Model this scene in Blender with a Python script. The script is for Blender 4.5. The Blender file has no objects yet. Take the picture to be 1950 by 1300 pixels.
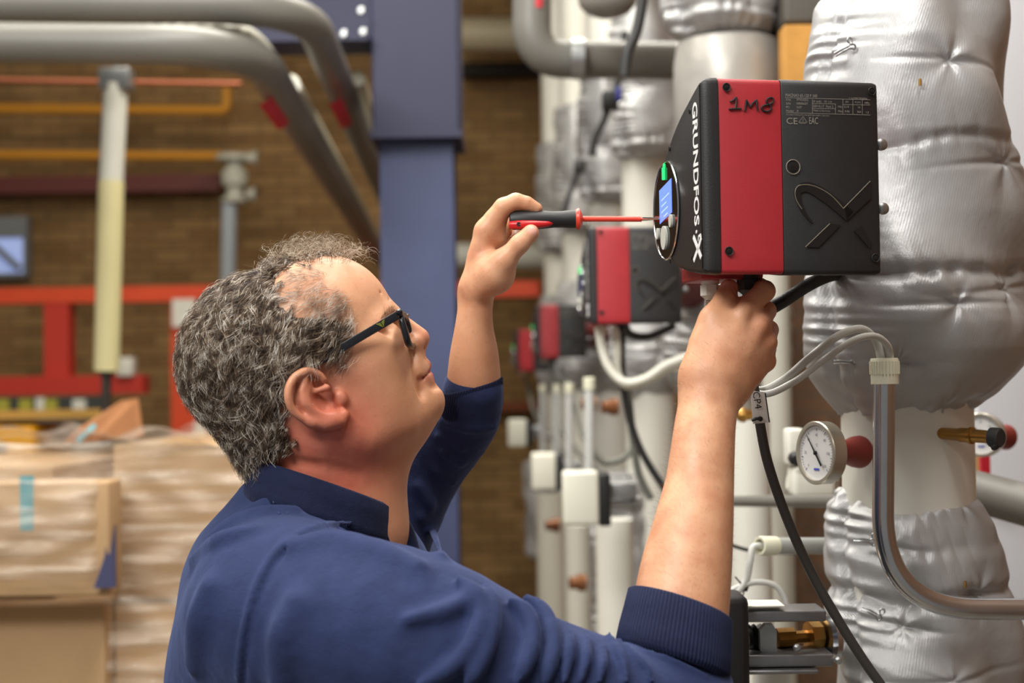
import bpy, bmesh, math, random
import numpy as np
from mathutils import Vector, Matrix

S = bpy.context.scene
COL = S.collection
random.seed(7); rng = np.random.default_rng(7)

# ------------------------------------------------------------------ camera
FPX = 2708.0; mm = 0.001
CAMZ = 1.62
cam_d = bpy.data.cameras.new('camera'); cam = bpy.data.objects.new('camera', cam_d); COL.objects.link(cam)
cam_d.sensor_width = 36.0; cam_d.lens = 50.0; cam_d.clip_start = 0.05; cam_d.clip_end = 60
PITCH, ROLL = math.radians(1.7), math.radians(-0.8)
CAMROT = Matrix.Rotation(math.radians(90) + PITCH, 4, 'X') @ Matrix.Rotation(ROLL, 4, 'Z')
cam.matrix_world = Matrix.Translation((0, 0, CAMZ)) @ CAMROT
cam_d.dof.use_dof = True; cam_d.dof.focus_distance = 1.37; cam_d.dof.aperture_fstop = 4.4
S.camera = cam
CR = np.array(CAMROT.to_3x3() @ Vector((1, 0, 0)))
CU = np.array(CAMROT.to_3x3() @ Vector((0, 1, 0)))
CF = np.array(CAMROT.to_3x3() @ Vector((0, 0, -1)))
CO = np.array((0, 0, CAMZ))

def P(px, py, d):
    """world point seen at pixel (px, py) of the 1950x1300 frame at depth d"""
    return CO + d * (CF + (px - 975.0) / FPX * CR - (py - 650.0) / FPX * CU)
def V(*a): return np.array(a, float)

# ------------------------------------------------------------------ light and exposure
S.view_settings.view_transform = 'Standard'; S.view_settings.look = 'None'
S.view_settings.gamma = 1.0; S.view_settings.use_curve_mapping = False
S.view_settings.exposure = 0.0
S.cycles.use_denoising = True
world = bpy.data.worlds.new('hall_air'); S.world = world; world.use_nodes = True
world.node_tree.nodes['Background'].inputs[0].default_value = (1.0, 0.97, 0.92, 1)
world.node_tree.nodes['Background'].inputs[1].default_value = 0.22
def area(name, loc, tgt, sx, sy, watts, col):
    l = bpy.data.lights.new(name, 'AREA'); l.shape = 'RECTANGLE'; l.size = sx; l.size_y = sy; l.energy = watts; l.color = col
    o = bpy.data.objects.new(name, l); COL.objects.link(o); o.location = loc
    o.rotation_euler = (Vector(tgt) - Vector(loc)).to_track_quat('-Z', 'Y').to_euler(); return o
area('tube_lamp_front', (-1.25, -0.35, 3.3), (0.25, 1.45, 1.5), 1.5, 0.5, 72, (1.0, 0.985, 0.95))
area('tube_lamp_near', (0.35, 1.0, 4.2), (0.3, 1.5, 1.0), 0.4, 2.4, 64, (1.0, 0.965, 0.90))
area('tube_lamp_row', (0.1, 4.2, 4.4), (0.6, 4.6, 1.0), 0.4, 3.0, 170, (1.0, 0.96, 0.86))
area('pump_fill_mid', (-0.5, 1.9, 3.5), (0.3, 2.7, 1.7), 0.4, 1.2, 34, (1.0, 0.97, 0.9))  # added fill, brightens the red band of the second pump box
area('tube_lamp_back', (-2.2, 6.2, 4.3), (-2.4, 8.0, 0.6), 2.5, 0.4, 20, (1.0, 0.86, 0.62))
area('tube_lamp_left', (-2.0, 2.6, 4.0), (-1.2, 3.2, 0.8), 0.4, 2.0, 42, (1.0, 0.95, 0.85))

# ------------------------------------------------------------------ materials
def srgb(r, g, b):
    f = lambda c: (c / 255 / 12.92) if c / 255 <= 0.04045 else ((c / 255 + 0.055) / 1.055) ** 2.4
    return (f(r), f(g), f(b), 1.0)
MATS = {}
def mat(name, col, rough=0.5, metal=0.0, noise=None, bump=None, spec=0.5, emit=None, sheen=0.0, coat=0.0, fade=0.0):
    """procedural material: colour broken by noise (scale, amount), bump (scale, strength)"""
    if name in MATS: return MATS[name]
    m = bpy.data.materials.new(name); m.use_nodes = True; nt = m.node_tree; n = nt.nodes; L = nt.links
    b = n['Principled BSDF']
    b.inputs['Base Color'].default_value = col; b.inputs['Roughness'].default_value = rough
    b.inputs['Metallic'].default_value = metal; b.inputs['Specular IOR Level'].default_value = spec
    if sheen: b.inputs['Sheen Weight'].default_value = sheen; b.inputs['Sheen Roughness'].default_value = 0.4; b.inputs['Sheen Tint'].default_value = (min(1, col[0]*6+.1), min(1, col[1]*6+.1), min(1, col[2]*5+.1), 1)
    if coat: b.inputs['Coat Weight'].default_value = coat
    tc = n.new('ShaderNodeTexCoord')
    if noise:
        nz = n.new('ShaderNodeTexNoise'); nz.inputs['Scale'].default_value = noise[0]; nz.inputs['Detail'].default_value = 5
        L.new(tc.outputs['Object'], nz.inputs['Vector'])
        r = n.new('ShaderNodeMapRange'); r.inputs[1].default_value = 0.3; r.inputs[2].default_value = 0.7
        r.inputs[3].default_value = 1 - noise[1]; r.inputs[4].default_value = 1 + noise[1]
        L.new(nz.outputs[0], r.inputs[0])
        mx = n.new('ShaderNodeVectorMath'); mx.operation = 'SCALE'; mx.inputs[0].default_value = col[:3]
        L.new(r.outputs[0], mx.inputs['Scale']); L.new(mx.outputs[0], b.inputs['Base Color'])
    if bump:
        nb = n.new('ShaderNodeTexNoise'); nb.inputs['Scale'].default_value = bump[0]; nb.inputs['Detail'].default_value = 3
        L.new(tc.outputs['Object'], nb.inputs['Vector'])
        bp = n.new('ShaderNodeBump'); bp.inputs['Strength'].default_value = bump[1]; bp.inputs['Distance'].default_value = 0.002
        L.new(nb.outputs[0], bp.inputs['Height']); L.new(bp.outputs[0], b.inputs['Normal'])
    if emit:
        b.inputs['Emission Color'].default_value = emit[0]; b.inputs['Emission Strength'].default_value = emit[1]
    MATS[name] = m
    return m

# ------------------------------------------------------------------ objects
def setp(o, label=None, cat=None, group=None, kind=None):
    if label: o['label'] = label
    if cat: o['category'] = cat
    if group: o['group'] = group
    if kind: o['kind'] = kind
    return o
def thing(name, label, cat, loc=(0, 0, 0), group=None, rotz=0.0):
    o = bpy.data.objects.new(name, None); COL.objects.link(o); o.location = loc; o.rotation_euler = (0, 0, rotz)
    o.empty_display_size = 0.05
    return setp(o, label, cat, group)
def wm(o):
    m = o.matrix_basis.copy()
    p = o.parent
    while p: m = p.matrix_basis @ m; p = p.parent
    return m
def link_mesh(name, verts, faces, m, parent=None, smooth=True, world_space=True, label=None):
    me = bpy.data.meshes.new(name)
    vv = np.asarray(verts, float)
    if world_space and parent is not None:
        M = np.array(wm(parent).inverted()); vv = vv @ M[:3, :3].T + M[:3, 3]
    me.from_pydata(vv.tolist(), [], [tuple(int(i) for i in f) for f in faces] if not isinstance(faces, np.ndarray) else faces.tolist())
    me.update()
    if smooth: me.polygons.foreach_set('use_smooth', [True] * len(me.polygons))
    if m is not None: me.materials.append(m)
    o = bpy.data.objects.new(name, me); COL.objects.link(o)
    if parent is not None: o.parent = parent
    if label: o['label'] = label
    return o
class MB:
    """collects shapes, then links them as ONE mesh object"""
    def __init__(s): s.v = []; s.f = []
    def add(s, v, f):
        b = len(s.v); s.v += [tuple(x) for x in v]; s.f += [tuple(int(i) + b for i in q) for q in f]; return s
    def box(s, c, h, R=None, bev=0.0):
        bm = bmesh.new(); bmesh.ops.create_cube(bm, size=2.0)
        for v in bm.verts: v.co = Vector((v.co.x * h[0], v.co.y * h[1], v.co.z * h[2]))
        if bev: bmesh.ops.bevel(bm, geom=bm.edges[:], offset=bev, segments=3, affect='EDGES', profile=0.5)
        R = np.eye(3) if R is None else np.asarray(R)
        bm.verts.ensure_lookup_table()
        s.add([np.asarray(c) + R @ np.array(v.co) for v in bm.verts], [[v.index for v in f.verts] for f in bm.faces]); bm.free(); return s
    def tube(s, pts, r, n=20, caps=True, smooth_it=0):
        pts = [np.asarray(p, float) for p in pts]
        if smooth_it: pts, r = smooth_path(pts, r, smooth_it)
        N = len(pts); rr = r if hasattr(r, '__len__') else [r] * N
        t = [pts[min(i + 1, N - 1)] - pts[max(i - 1, 0)] for i in range(N)]
        t = [x / (np.linalg.norm(x) + 1e-12) for x in t]
        a = np.cross(t[0], (0, 0, 1.0))
        if np.linalg.norm(a) < 0.1: a = np.cross(t[0], (0, 1.0, 0))
        a /= np.linalg.norm(a); v = []; f = []
        for i in range(N):
            a = a - t[i] * np.dot(a, t[i]); a /= np.linalg.norm(a); b = np.cross(t[i], a)
            for k in range(n):
                w = 2 * math.pi * k / n
                v.append(pts[i] + rr[i] * (math.cos(w) * a + math.sin(w) * b))
        for i in range(N - 1):
            for k in range(n):
                k2 = (k + 1) % n; f.append((i * n + k, i * n + k2, (i + 1) * n + k2, (i + 1) * n + k))
        if caps: f.append(tuple(range(n))[::-1]); f.append(tuple((N - 1) * n + k for k in range(n)))
        return s.add(v, f)
    def lathe(s, o, ax, prof, n=32):
        """prof: (distance along axis, radius)"""
        ax = np.array(ax, float); ax /= np.linalg.norm(ax)
        a = np.cross(ax, (0, 0, 1.0))
        if np.linalg.norm(a) < 0.1: a = np.cross(ax, (0, 1.0, 0))
        a /= np.linalg.norm(a); b = np.cross(ax, a); v = []; f = []
        for h, r in prof:
            for k in range(n):
                w = 2 * math.pi * k / n; v.append(np.asarray(o) + ax * h + max(r, 1e-5) * (math.cos(w) * a + math.sin(w) * b))
        for i in range(len(prof) - 1):
            for k in range(n):
                k2 = (k + 1) % n; f.append((i * n + k, i * n + k2, (i + 1) * n + k2, (i + 1) * n + k))
        f.append(tuple(range(n))[::-1]); f.append(tuple((len(prof) - 1) * n + k for k in range(n)))
        return s.add(v, f)
    def prism(s, outline, vec):
        """outline: 3-D points of a flat polygon, extruded by vec"""
        n = len(outline); vec = np.asarray(vec); v = [np.asarray(p) for p in outline] + [np.asarray(p) + vec for p in outline]
        f = [tuple(range(n))[::-1], tuple(range(n, 2 * n))] + [(i, (i + 1) % n, n + (i + 1) % n, n + i) for i in range(n)]
        return s.add(v, f)
    def build(s, name, m, parent=None, smooth=True, label=None, auto=True):
        o = link_mesh(name, s.v, s.f, m, parent, smooth, True, label)
        bm = bmesh.new(); bm.from_mesh(o.data); bmesh.ops.recalc_face_normals(bm, faces=bm.faces[:])
        if auto and smooth:
            for e in bm.edges:
                if len(e.link_faces) == 2 and e.calc_face_angle(0) > 0.7: e.smooth = False
        bm.to_mesh(o.data); bm.free()
        return o
def smooth_path(pts, r, it):
    """Catmull-Rom resampling"""
    n = len(pts); rr = list(r) if hasattr(r, '__len__') else None; out = []; ro = []
    for i in range(n - 1):
        p0, p1, p2, p3 = pts[max(i-1, 0)], pts[i], pts[i+1], pts[min(i+2, n-1)]
        for k in range(it):
            t = k / it
            out.append(0.5 * ((2*p1) + (-p0+p2)*t + (2*p0-5*p1+4*p2-p3)*t*t + (-p0+3*p1-3*p2+p3)*t**3))
            if rr: q0, q1, q2, q3 = rr[max(i-1, 0)], rr[i], rr[i+1], rr[min(i+2, n-1)]; ro.append(max(0.5 * ((2*q1) + (-q0+q2)*t + (2*q0-5*q1+4*q2-q3)*t*t + (-q0+3*q1-3*q2+q3)*t**3), 1e-5))
    out.append(pts[-1])
    if rr: ro.append(rr[-1])
    return out, (ro if rr else r)
def text_shape(txt, size=1.0, bold=0.0):
    """flat letter polygons: vertices (x, y) and faces"""
    cu = bpy.data.curves.new('t', 'FONT'); cu.body = txt; cu.size = size; cu.offset = bold; cu.resolution_u = 3
    o = bpy.data.objects.new('t', cu); COL.objects.link(o); dg = bpy.context.evaluated_depsgraph_get()
    me = bpy.data.meshes.new_from_object(o.evaluated_get(dg)); v = np.array([tuple(x.co)[:2] for x in me.vertices]); f = [tuple(p.vertices) for p in me.polygons]
    bpy.data.objects.remove(o); bpy.data.meshes.remove(me); bpy.data.curves.remove(cu); return v, f
def put_text(mb, txt, org, right, up, w=None, h=None, lift=None, bold=0.0, center=False):
    """lettering laid on a plane; org = lower left corner (or centre), scaled to width w and cap height h"""
    v, f = text_shape(txt, 1.0, bold); lo = v.min(0); hi = v.max(0); q = (v - lo) / (hi - lo)
    if w is None: w = h * (hi - lo)[0] / (hi - lo)[1]
    if h is None: h = w * (hi - lo)[1] / (hi - lo)[0]
    if center: q = q - 0.5
    lift = np.zeros(3) if lift is None else lift
    mb.add([np.asarray(org) + lift + right * (a * w) + up * (b * h) for a, b in q], f)
def copy_tree(o, parent=None, off=None):
    c = o.copy(); COL.objects.link(c)
    if parent is not None: c.parent = parent
    elif off is not None: c.location = Vector(o.location) + Vector(off)
    for ch in [x for x in list(bpy.data.objects) if x.parent is o and x is not c]: copy_tree(ch, c)
    return c

# ------------------------------------------------------------------ signed distance modelling
class Sdf:
    def __init__(s): s.ops = []
    def _p(s, mode, fn, c, r, k): s.ops.append((mode, fn, np.asarray(c, float), r, k)); return s
    def ell(s, c, r, R=None, k=0.01, mode='u'):
        c = np.asarray(c, float); r = np.asarray(r, float) * np.ones(3); R = np.eye(3) if R is None else R
        def fn(p):
            q = (p - c) @ R; k0 = np.linalg.norm(q / r, axis=1); k1 = np.linalg.norm(q / r**2, axis=1)
            return np.where(k1 > 1e-9, k0 * (k0 - 1) / np.maximum(k1, 1e-9), -r.min())
        return s._p(mode, fn, c, r.max(), k)
    def cap(s, a, b, ra, rb=None, k=0.01, mode='u'):
        a = np.asarray(a, float); b = np.asarray(b, float); rb = ra if rb is None else rb; ab = b - a; L2 = max(ab @ ab, 1e-12)
        def fn(p):
            t = np.clip((p - a) @ ab / L2, 0, 1); return np.linalg.norm(p - a - t[:, None] * ab, axis=1) - (ra + (rb - ra) * t)
        return s._p(mode, fn, (a + b) / 2, math.sqrt(L2) / 2 + max(ra, rb), k)
    def chain(s, pts, rs, k=0.01, mode='u', sm=0):
        if sm:
            pts, rs = smooth_path([np.asarray(p) for p in pts], rs if hasattr(rs, '__len__') else [rs] * len(pts), sm)
        rs = rs if hasattr(rs, '__len__') else [rs] * len(pts)
        pts = np.array(pts, float); rs = np.array(rs, float)
        c = (pts.max(0) + pts.min(0)) / 2; R = np.max(np.linalg.norm(pts - c, axis=1) + rs)
        def fn(p):
            d = None
            for i in range(len(pts) - 1):
                ab = pts[i+1] - pts[i]; L2 = max(ab @ ab, 1e-12)
                t = np.clip((p - pts[i]) @ ab / L2, 0, 1)
                e = np.linalg.norm(p - pts[i] - t[:, None] * ab, axis=1) - (rs[i] + (rs[i+1] - rs[i]) * t)
                d = e if d is None else np.minimum(d, e)
            return d
        return s._p(mode, fn, c, R, k)
    def plane(s, c, n, k=0.004):
        """cut away everything on the +n side"""
        c = np.asarray(c, float); n = np.asarray(n, float); n = n / np.linalg.norm(n)
        return s._p('i', lambda p: (p - c) @ n, c, 1e9, k)
    def __call__(s, p, bc=None, br=0):
        d = None
        for mode, fn, c, r, k in s.ops:
            if bc is not None and r < 1e8 and np.linalg.norm(bc - c) > r + br + 2.5 * k + 0.004 and d is not None: continue
            e = fn(p)
            if mode == 'u':
                if d is None: d = e
                else: h = np.maximum(k - np.abs(d - e), 0) / k; d = np.minimum(d, e) - h * h * k * 0.25
            elif mode == 's':
                e = -e; h = np.maximum(k - np.abs(d - e), 0) / k; d = np.maximum(d, e) + h * h * k * 0.25
            else:
                h = np.maximum(k - np.abs(d - e), 0) / k; d = np.maximum(d, e) + h * h * k * 0.25
        return d
    def hit(s, px, py, lo=0.6, hi=3.0):
        """first surface point along the ray through a pixel, with its normal"""
        ray = CF + (px - 975.0) / FPX * CR - (py - 650.0) / FPX * CU; t = lo
        for _ in range(220):
            d = float(s((CO + t * ray)[None])[0])
            if d < 2e-4: break
            t += max(d * 0.7, 2e-4)
            if t > hi: return None, None
        q = CO + t * ray; e = 1e-3
        g = np.array([s((q + e * a)[None])[0] - s((q - e * a)[None])[0] for a in np.eye(3)]); g /= np.linalg.norm(g) + 1e-12
        return q, g
    def mesh(s, lo, hi, h, B=16):
        lo = np.asarray(lo, float); hi = np.asarray(hi, float); nb = np.ceil((hi - lo) / (h * B)).astype(int)
        gi = np.stack(np.meshgrid(*[np.arange(n) for n in nb], indexing='ij'), -1).reshape(-1, 3)
        cen = lo + (gi + 0.5) * B * h; hd = B * h * 0.5 * 1.7321
        act = gi[np.abs(s(cen)) < hd * 1.25 + 0.012]
        ax = np.arange(B + 2); loc = np.stack(np.meshgrid(ax, ax, ax, indexing='ij'), -1); lf = loc.reshape(-1, 3)
        NK = int(nb.max() * B + 8)
        key = lambda I: (I[..., 0] + 2) * NK * NK + (I[..., 1] + 2) * NK + (I[..., 2] + 2)
        VK = []; VP = []; FQ = []
        for b in act:
            i0 = b * B; pts = lo + (lf + i0) * h
            d = s(pts, lo + (i0 + B / 2) * h, hd + 2 * h).reshape(B + 2, B + 2, B + 2)
            neg = d < 0
            if neg.all() or not neg.any(): continue
            c = np.zeros((B, B, B, 3)); cnt = np.zeros((B, B, B)); 
            for a in range(3):
                o1 = [(u, v) for u in (0, 1) for v in (0, 1)]
                for (u, v) in o1:
                    st = [0, 0, 0]; oth = [x for x in range(3) if x != a]; st[oth[0]] = u; st[oth[1]] = v
                    en = list(st); en[a] = 1
                    A = d[st[0]:st[0]+B, st[1]:st[1]+B, st[2]:st[2]+B]; E = d[en[0]:en[0]+B, en[1]:en[1]+B, en[2]:en[2]+B]
                    x = (A < 0) != (E < 0); t = np.where(x, A / np.where(x, A - E, 1), 0)
                    q = np.array(st, float)[None, None, None, :] * np.ones((B, B, B, 1)); q[..., a] = t
                    c += q * x[..., None]; cnt += x
            m = cnt > 0
            if m.any():
                I = loc[:B, :B, :B][m]; VK.append(key(I + i0)); VP.append(lo + (I + i0 + c[m] / cnt[m][:, None]) * h)
            for a in range(3):
                e = [slice(0, B)] * 3; e2 = list(e); e2[a] = slice(1, B + 1)
                x = (neg[tuple(e)] != neg[tuple(e2)])
                if not x.any(): continue
                I = loc[:B, :B, :B][x] + i0; fl = neg[tuple(e)][x]; o = [y for y in range(3) if y != a]
                u = np.zeros(3, int); v = np.zeros(3, int); u[(a + 1) % 3] = 1; v[(a + 2) % 3] = 1
                q = np.stack([key(I - u - v), key(I - v), key(I), key(I - u)], 1)
                q[~fl] = q[~fl][:, ::-1]; FQ.append(q)
        VK = np.concatenate(VK); VP = np.concatenate(VP); FQ = np.concatenate(FQ)
        od = np.argsort(VK); VK = VK[od]; VP = VP[od]
        ix = np.clip(np.searchsorted(VK, FQ), 0, len(VK) - 1); ok = (VK[ix] == FQ).all(1)
        return VP, ix[ok]
# ================================================================== the hall
def brick(name, c1, c2, mortar, rot):
    m = bpy.data.materials.new(name); m.use_nodes = True; nt = m.node_tree; n = nt.nodes; L = nt.links; b = n['Principled BSDF']
    tc = n.new('ShaderNodeTexCoord'); sp = n.new('ShaderNodeSeparateXYZ'); cb = n.new('ShaderNodeCombineXYZ'); L.new(tc.outputs['Object'], sp.inputs[0])
    L.new(sp.outputs[rot], cb.inputs[0]); L.new(sp.outputs[2], cb.inputs[1])
    t = n.new('ShaderNodeTexBrick'); L.new(cb.outputs[0], t.inputs['Vector']); t.inputs['Scale'].default_value = 1.0
    t.inputs['Brick Width'].default_value = 0.22; t.inputs['Row Height'].default_value = 0.065; t.inputs['Mortar Size'].default_value = 0.006
    t.inputs['Color1'].default_value = c1; t.inputs['Color2'].default_value = c2; t.inputs['Mortar'].default_value = mortar; t.inputs['Bias'].default_value = 0.1
    nz = n.new('ShaderNodeTexNoise'); nz.inputs['Scale'].default_value = 2.2; L.new(tc.outputs['Object'], nz.inputs['Vector'])
    mx = n.new('ShaderNodeMix'); mx.data_type = 'RGBA'; mx.blend_type = 'MULTIPLY'; mx.inputs[0].default_value = 0.6
    L.new(t.outputs[0], mx.inputs[6]); L.new(nz.outputs[0], mx.inputs[7]); L.new(mx.outputs[2], b.inputs['Base Color']); b.inputs['Roughness'].default_value = 0.9
    bp = n.new('ShaderNodeBump'); bp.inputs['Strength'].default_value = 0.4; bp.inputs['Distance'].default_value = 0.01; L.new(t.outputs['Fac'], bp.inputs['Height']); bp.invert = True
    L.new(bp.outputs[0], b.inputs['Normal']); return m
BRK = brick('yellow_brown_brick', srgb(182, 144, 92), srgb(150, 112, 66), srgb(120, 98, 68), 0)
BRK2 = brick('red_brown_brick', srgb(142, 100, 66), srgb(112, 76, 50), srgb(104, 90, 74), 1)
def struct(name, c, h, m):
    o = MB().box(c, h).build(name, m, None, smooth=False); o['kind'] = 'structure'; return o
struct('floor', (-1.2, 4.2, -.05), (4.2, 4.6, .05), mat('floor_screed', srgb(120, 112, 100), .5, noise=(1.5, .15)))
struct('ceiling', (-1.2, 4.2, 5.05), (4.2, 4.6, .05), mat('ceiling_dark', srgb(70, 66, 62), .9))
struct('wall_back', (-1.2, 8.85, 2.5), (4.2, .1, 2.5), BRK)
struct('wall_right', (1.25, 4.2, 2.5), (.1, 4.6, 2.5), BRK2)
wx = lambda px, d: float(P(px, 700, d)[0])
wz = lambda py, d: float(P(975, py, d)[2])
def pbox(x0, x1, y0, y1, d, th, yy=None):
    """box whose near face spans those pixels at depth d"""
    a = P((x0 + x1) / 2, (y0 + y1) / 2, d); return (a[0], a[1] + th / 2, a[2]), ((x1 - x0) / 2 * d / FPX, th / 2, (y1 - y0) / 2 * d / FPX)
w1 = MB(); w1.box(*pbox(-60, 46, 452, 522, 8.68, .04)); w1 = w1.build('window_1', mat('window_pane', srgb(170, 185, 225), .2, emit=(srgb(150, 170, 225), .55)), None, smooth=False); w1['kind'] = 'structure'
w2 = MB(); w2.box(*pbox(-64, 50, 412, 452, 8.66, .08)); w2.tube([P(-10, 468, 8.63), P(38, 512, 8.63)], .02, 8); w2.box(*pbox(44, 52, 412, 526, 8.66, .08)); w2.box(*pbox(-64, 50, 520, 528, 8.66, .08))
w2 = w2.build('trim_1', mat('window_frame_grey', srgb(120, 124, 126), .6), None, smooth=False); w2['kind'] = 'structure'

NAVYSTEEL = mat('blue_steel_paint', srgb(64, 74, 112), .55, noise=(5, .10), bump=(30, .2))
GREYLAG = mat('grey_pipe_cladding', srgb(112, 110, 104), .42, noise=(6, .06))
WHITEP = mat('white_pipe', srgb(226, 224, 214), .45, noise=(4, .04))
CREAM = mat('cream_pipe', srgb(222, 212, 160), .5, noise=(4, .05))
YEL = mat('yellow_paint', srgb(205, 140, 30), .5); ORNG = mat('orange_paint', srgb(226, 78, 36), .5, noise=(6, .06)); REDP = mat('red_paint', srgb(200, 52, 36), .5)
DRED = mat('dark_red_steel', srgb(92, 34, 28), .6); COPP = mat('copper', srgb(176, 104, 74), .4, .6); GALV = mat('galvanised', srgb(170, 172, 172), .38, .85, noise=(20, .1))
BLKP = mat('black_plastic', srgb(30, 30, 31), .45); RUB = mat('black_rubber', srgb(40, 40, 41), .55); REDS = mat('red_sticker', srgb(190, 30, 46), .5); WHITE = mat('white_plastic', srgb(232, 230, 218), .42)
BRASS = mat('brass', srgb(176, 134, 70), .32, .9); STEEL = mat('bright_steel', srgb(196, 198, 202), .22, 1.0, noise=(30, .06))

col = thing('steel_column', 'blue painted steel column with dark bracket top behind the man', 'column', tuple(P(798, 730, 4.1) * V(1, 1, 0)))
def slab(mb, x0, x1, y0, y1, d, th, bev=.004): c, h = pbox(x0, x1, y0, y1, d, th); mb.box(c, h, None, bev); return mb
c0 = P(798, 265, 4.1); zt = c0[2]
mb = MB(); hw = 70 * 4.1 / FPX; X = wx(798, 4.1)
mb.box((X, 4.1, zt / 2), (hw, .009, zt / 2)); mb.box((X, 4.2, zt / 2), (.008, .1, zt / 2)); mb.box((X, 4.3, zt / 2), (hw, .009, zt / 2)); mb.build('shaft', NAVYSTEEL, col, smooth=False)
mb = MB(); hw2 = 84 * 4.05 / FPX; mb.box((X + .004, 4.18, zt + 1.2), (hw2, .14, 1.2), None, .008); mb.box((X + .004, 4.18, zt + .006), (hw2 * 1.04, .155, .010)); mb.build('bracket', mat('navy_steel_shaded', srgb(34, 36, 66), .6), col, smooth=False)  # darker than the lit shaft: shade put into the paint colour
bm_ = thing('crane_beam', 'dark navy overhead steel beam meeting the column top', 'beam', tuple(P(640, -20, 3.95)))
mb = MB(); zb = wz(66, 4.0); mb.box((X - 1.15, 4.1, zb + .18), (1.15 - hw2, .012, .16)); mb.box((X - 1.15, 4.1, zb + .01), (1.15 - hw2, .09, .010)); mb.box((X - 1.15, 4.1, zb + .35), (1.15 - hw2, .09, .010)); mb.build('girder', mat('navy_steel_shaded', srgb(36, 36, 72), .6), bm_, smooth=False)
for x, y in ((688, 22), (692, 62), (655, 66)):
    MB().lathe(P(x, y, 3.98), -CF, [(0, .012), (.010, .012), (.014, .008)], 8).build('bolt', GALV, bm_)

def pipe(name, label, cat, pts, r, m, group=None, sm=6, n=28, extra=None):
    pts = [np.asarray(p) for p in pts]; t = thing(name, label, cat, tuple(pts[0]), group)
    MB().tube(pts, r, n, smooth_it=sm).build('pipe', m, t)
    if extra: extra(t)
    return t
def elbow(a, b, c, r, k=7):
    """points rounding the corner b between a and c with radius r"""
    a, b, c = map(np.asarray, (a, b, c)); u = (a - b) / np.linalg.norm(a - b); v = (c - b) / np.linalg.norm(c - b); s = b + u * r; e = b + v * r
    return [a] + [(1 - t) ** 2 * s + 2 * t * (1 - t) * b + t * t * e for t in np.linspace(0, 1, k)] + [c]
def strap(t, p, ax, r, w=.02, m=None, name='clamp'): ax = np.asarray(ax) / np.linalg.norm(ax); MB().lathe(p - ax * w / 2, ax, [(0, r * .97), (0, r * 1.06), (w, r * 1.06), (w, r * .97)], 28).build(name, m or GALV, t)
def sticker_on(t, a, b, r, wide, m, off=(0, -1, 0)):
    """curved patch on the camera side of a pipe running a to b"""
    a, b = np.asarray(a), np.asarray(b); ax = (b - a) / np.linalg.norm(b - a); o = (CO - (a + b) / 2); o -= ax * (o @ ax); o /= np.linalg.norm(o); s = np.cross(ax, o); v = []; f = []
    for i, q in enumerate((a, b)):
        for k in range(9):
            w = (k / 8 - .5) * wide; v.append(q + r * 1.01 * (math.cos(w) * o + math.sin(w) * s))
    for k in range(8): f.append((k, k + 1, 10 + k, 9 + k))
    return MB().add(v, f).build('sticker', m, t)

def ex_b(t):
    d = P(722, 490, 7.9) - P(480, 88, 3.1); d /= np.linalg.norm(d); a = P(480, 88, 3.1) + d * .30
    sticker_on(t, P(487, 165, 3.42), P(524, 217, 3.75), .043, .9, REDS)
pipe('heating_pipe', 'grey clad pipe bending from the left edge down past the column, lower of the two', 'pipe', [P(-500, 75, 3.1)] + elbow(P(-100, 85, 3.1), P(478, 84, 3.1), P(724, 492, 7.9), .26, 16) [1:], .044, GREYLAG, None, 1, extra=ex_b)
def ex_a(t): sticker_on(t, P(625, 165, 3.78), P(650, 217, 4.15), .043, .9, REDS)
pipe('heating_pipe', 'grey clad pipe at the very top left, the upper of the two bending ones', 'pipe', [P(-500, 5, 3.2)] + elbow(P(-100, 8, 3.2), P(580, 8, 3.2), P(742, 385, 6.4), .26, 16)[1:], .043, GREYLAG, None, 1, extra=ex_a)
def hose(name, label, cat, pts, r, pitch, m, depth=.16, sm=12):
    pts = [np.asarray(p) for p in pts]; q, _ = smooth_path(pts, 1, sm); L = np.cumsum([0] + [np.linalg.norm(q[i+1] - q[i]) for i in range(len(q)-1)]); N = int(L[-1] / pitch * 4)
    s = np.linspace(0, L[-1], N); qa = np.array(q); Q = np.stack([np.interp(s, L, qa[:, i]) for i in range(3)], 1); rr = [r * (1 - depth * (0.5 - 0.5 * math.cos(2 * math.pi * x / pitch))) for x in s]
    t = thing(name, label, cat, tuple(pts[0])); MB().tube(list(Q), rr, 16).build('hose', m, t); return t
hose('corrugated_duct', 'ribbed flexible duct lying above the lower grey pipe, top left', 'duct', [P(-300, 56, 3.3), P(0, 58, 3.3), P(300, 64, 3.3), P(455, 66, 3.3), P(510, 110, 3.7)], .026, .034, mat('ribbed_grey', srgb(176, 172, 158), .45), .22)
def ex_c(t): strap(t, P(552, 168, 3.9), P(728, 475, 8.2) - P(552, 160, 3.9), .03, .05, WHITE)
pipe('cable_duct', 'thin pale duct running beside the lower grey pipe', 'duct', [P(552, 160, 3.9), P(730, 478, 8.3)], .028, mat('pale_duct', srgb(200, 194, 170), .5), None, 1, extra=ex_c)
pipe('cable_duct', 'thin pale duct next to the column beside the upper grey pipe', 'duct', [P(682, 150, 4.3), P(740, 330, 6.8)], .022, mat('pale_duct', srgb(200, 194, 170), .5), None, 1)
def ex_cu(t): strap(t, P(222, 152, 5.0), CR, .018, .07)
pipe('copper_pipe', 'long thin copper pipe running level above the yellow gas pipes', 'pipe', [P(-200, 150, 5.0), P(460, 160, 5.0)], .011, COPP, None, 1, extra=ex_cu)
dp = thing('drop_pipe', 'tall white and cream vertical pipe hanging from a clamp, left', 'pipe', tuple(P(203, 705, 4.6)))
MB().tube([P(221, 160, 4.6), P(212, 345, 4.6)], .0385, 28).build('upper_sleeve', mat('white_sleeve', srgb(216, 214, 202), .45), dp)
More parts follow.
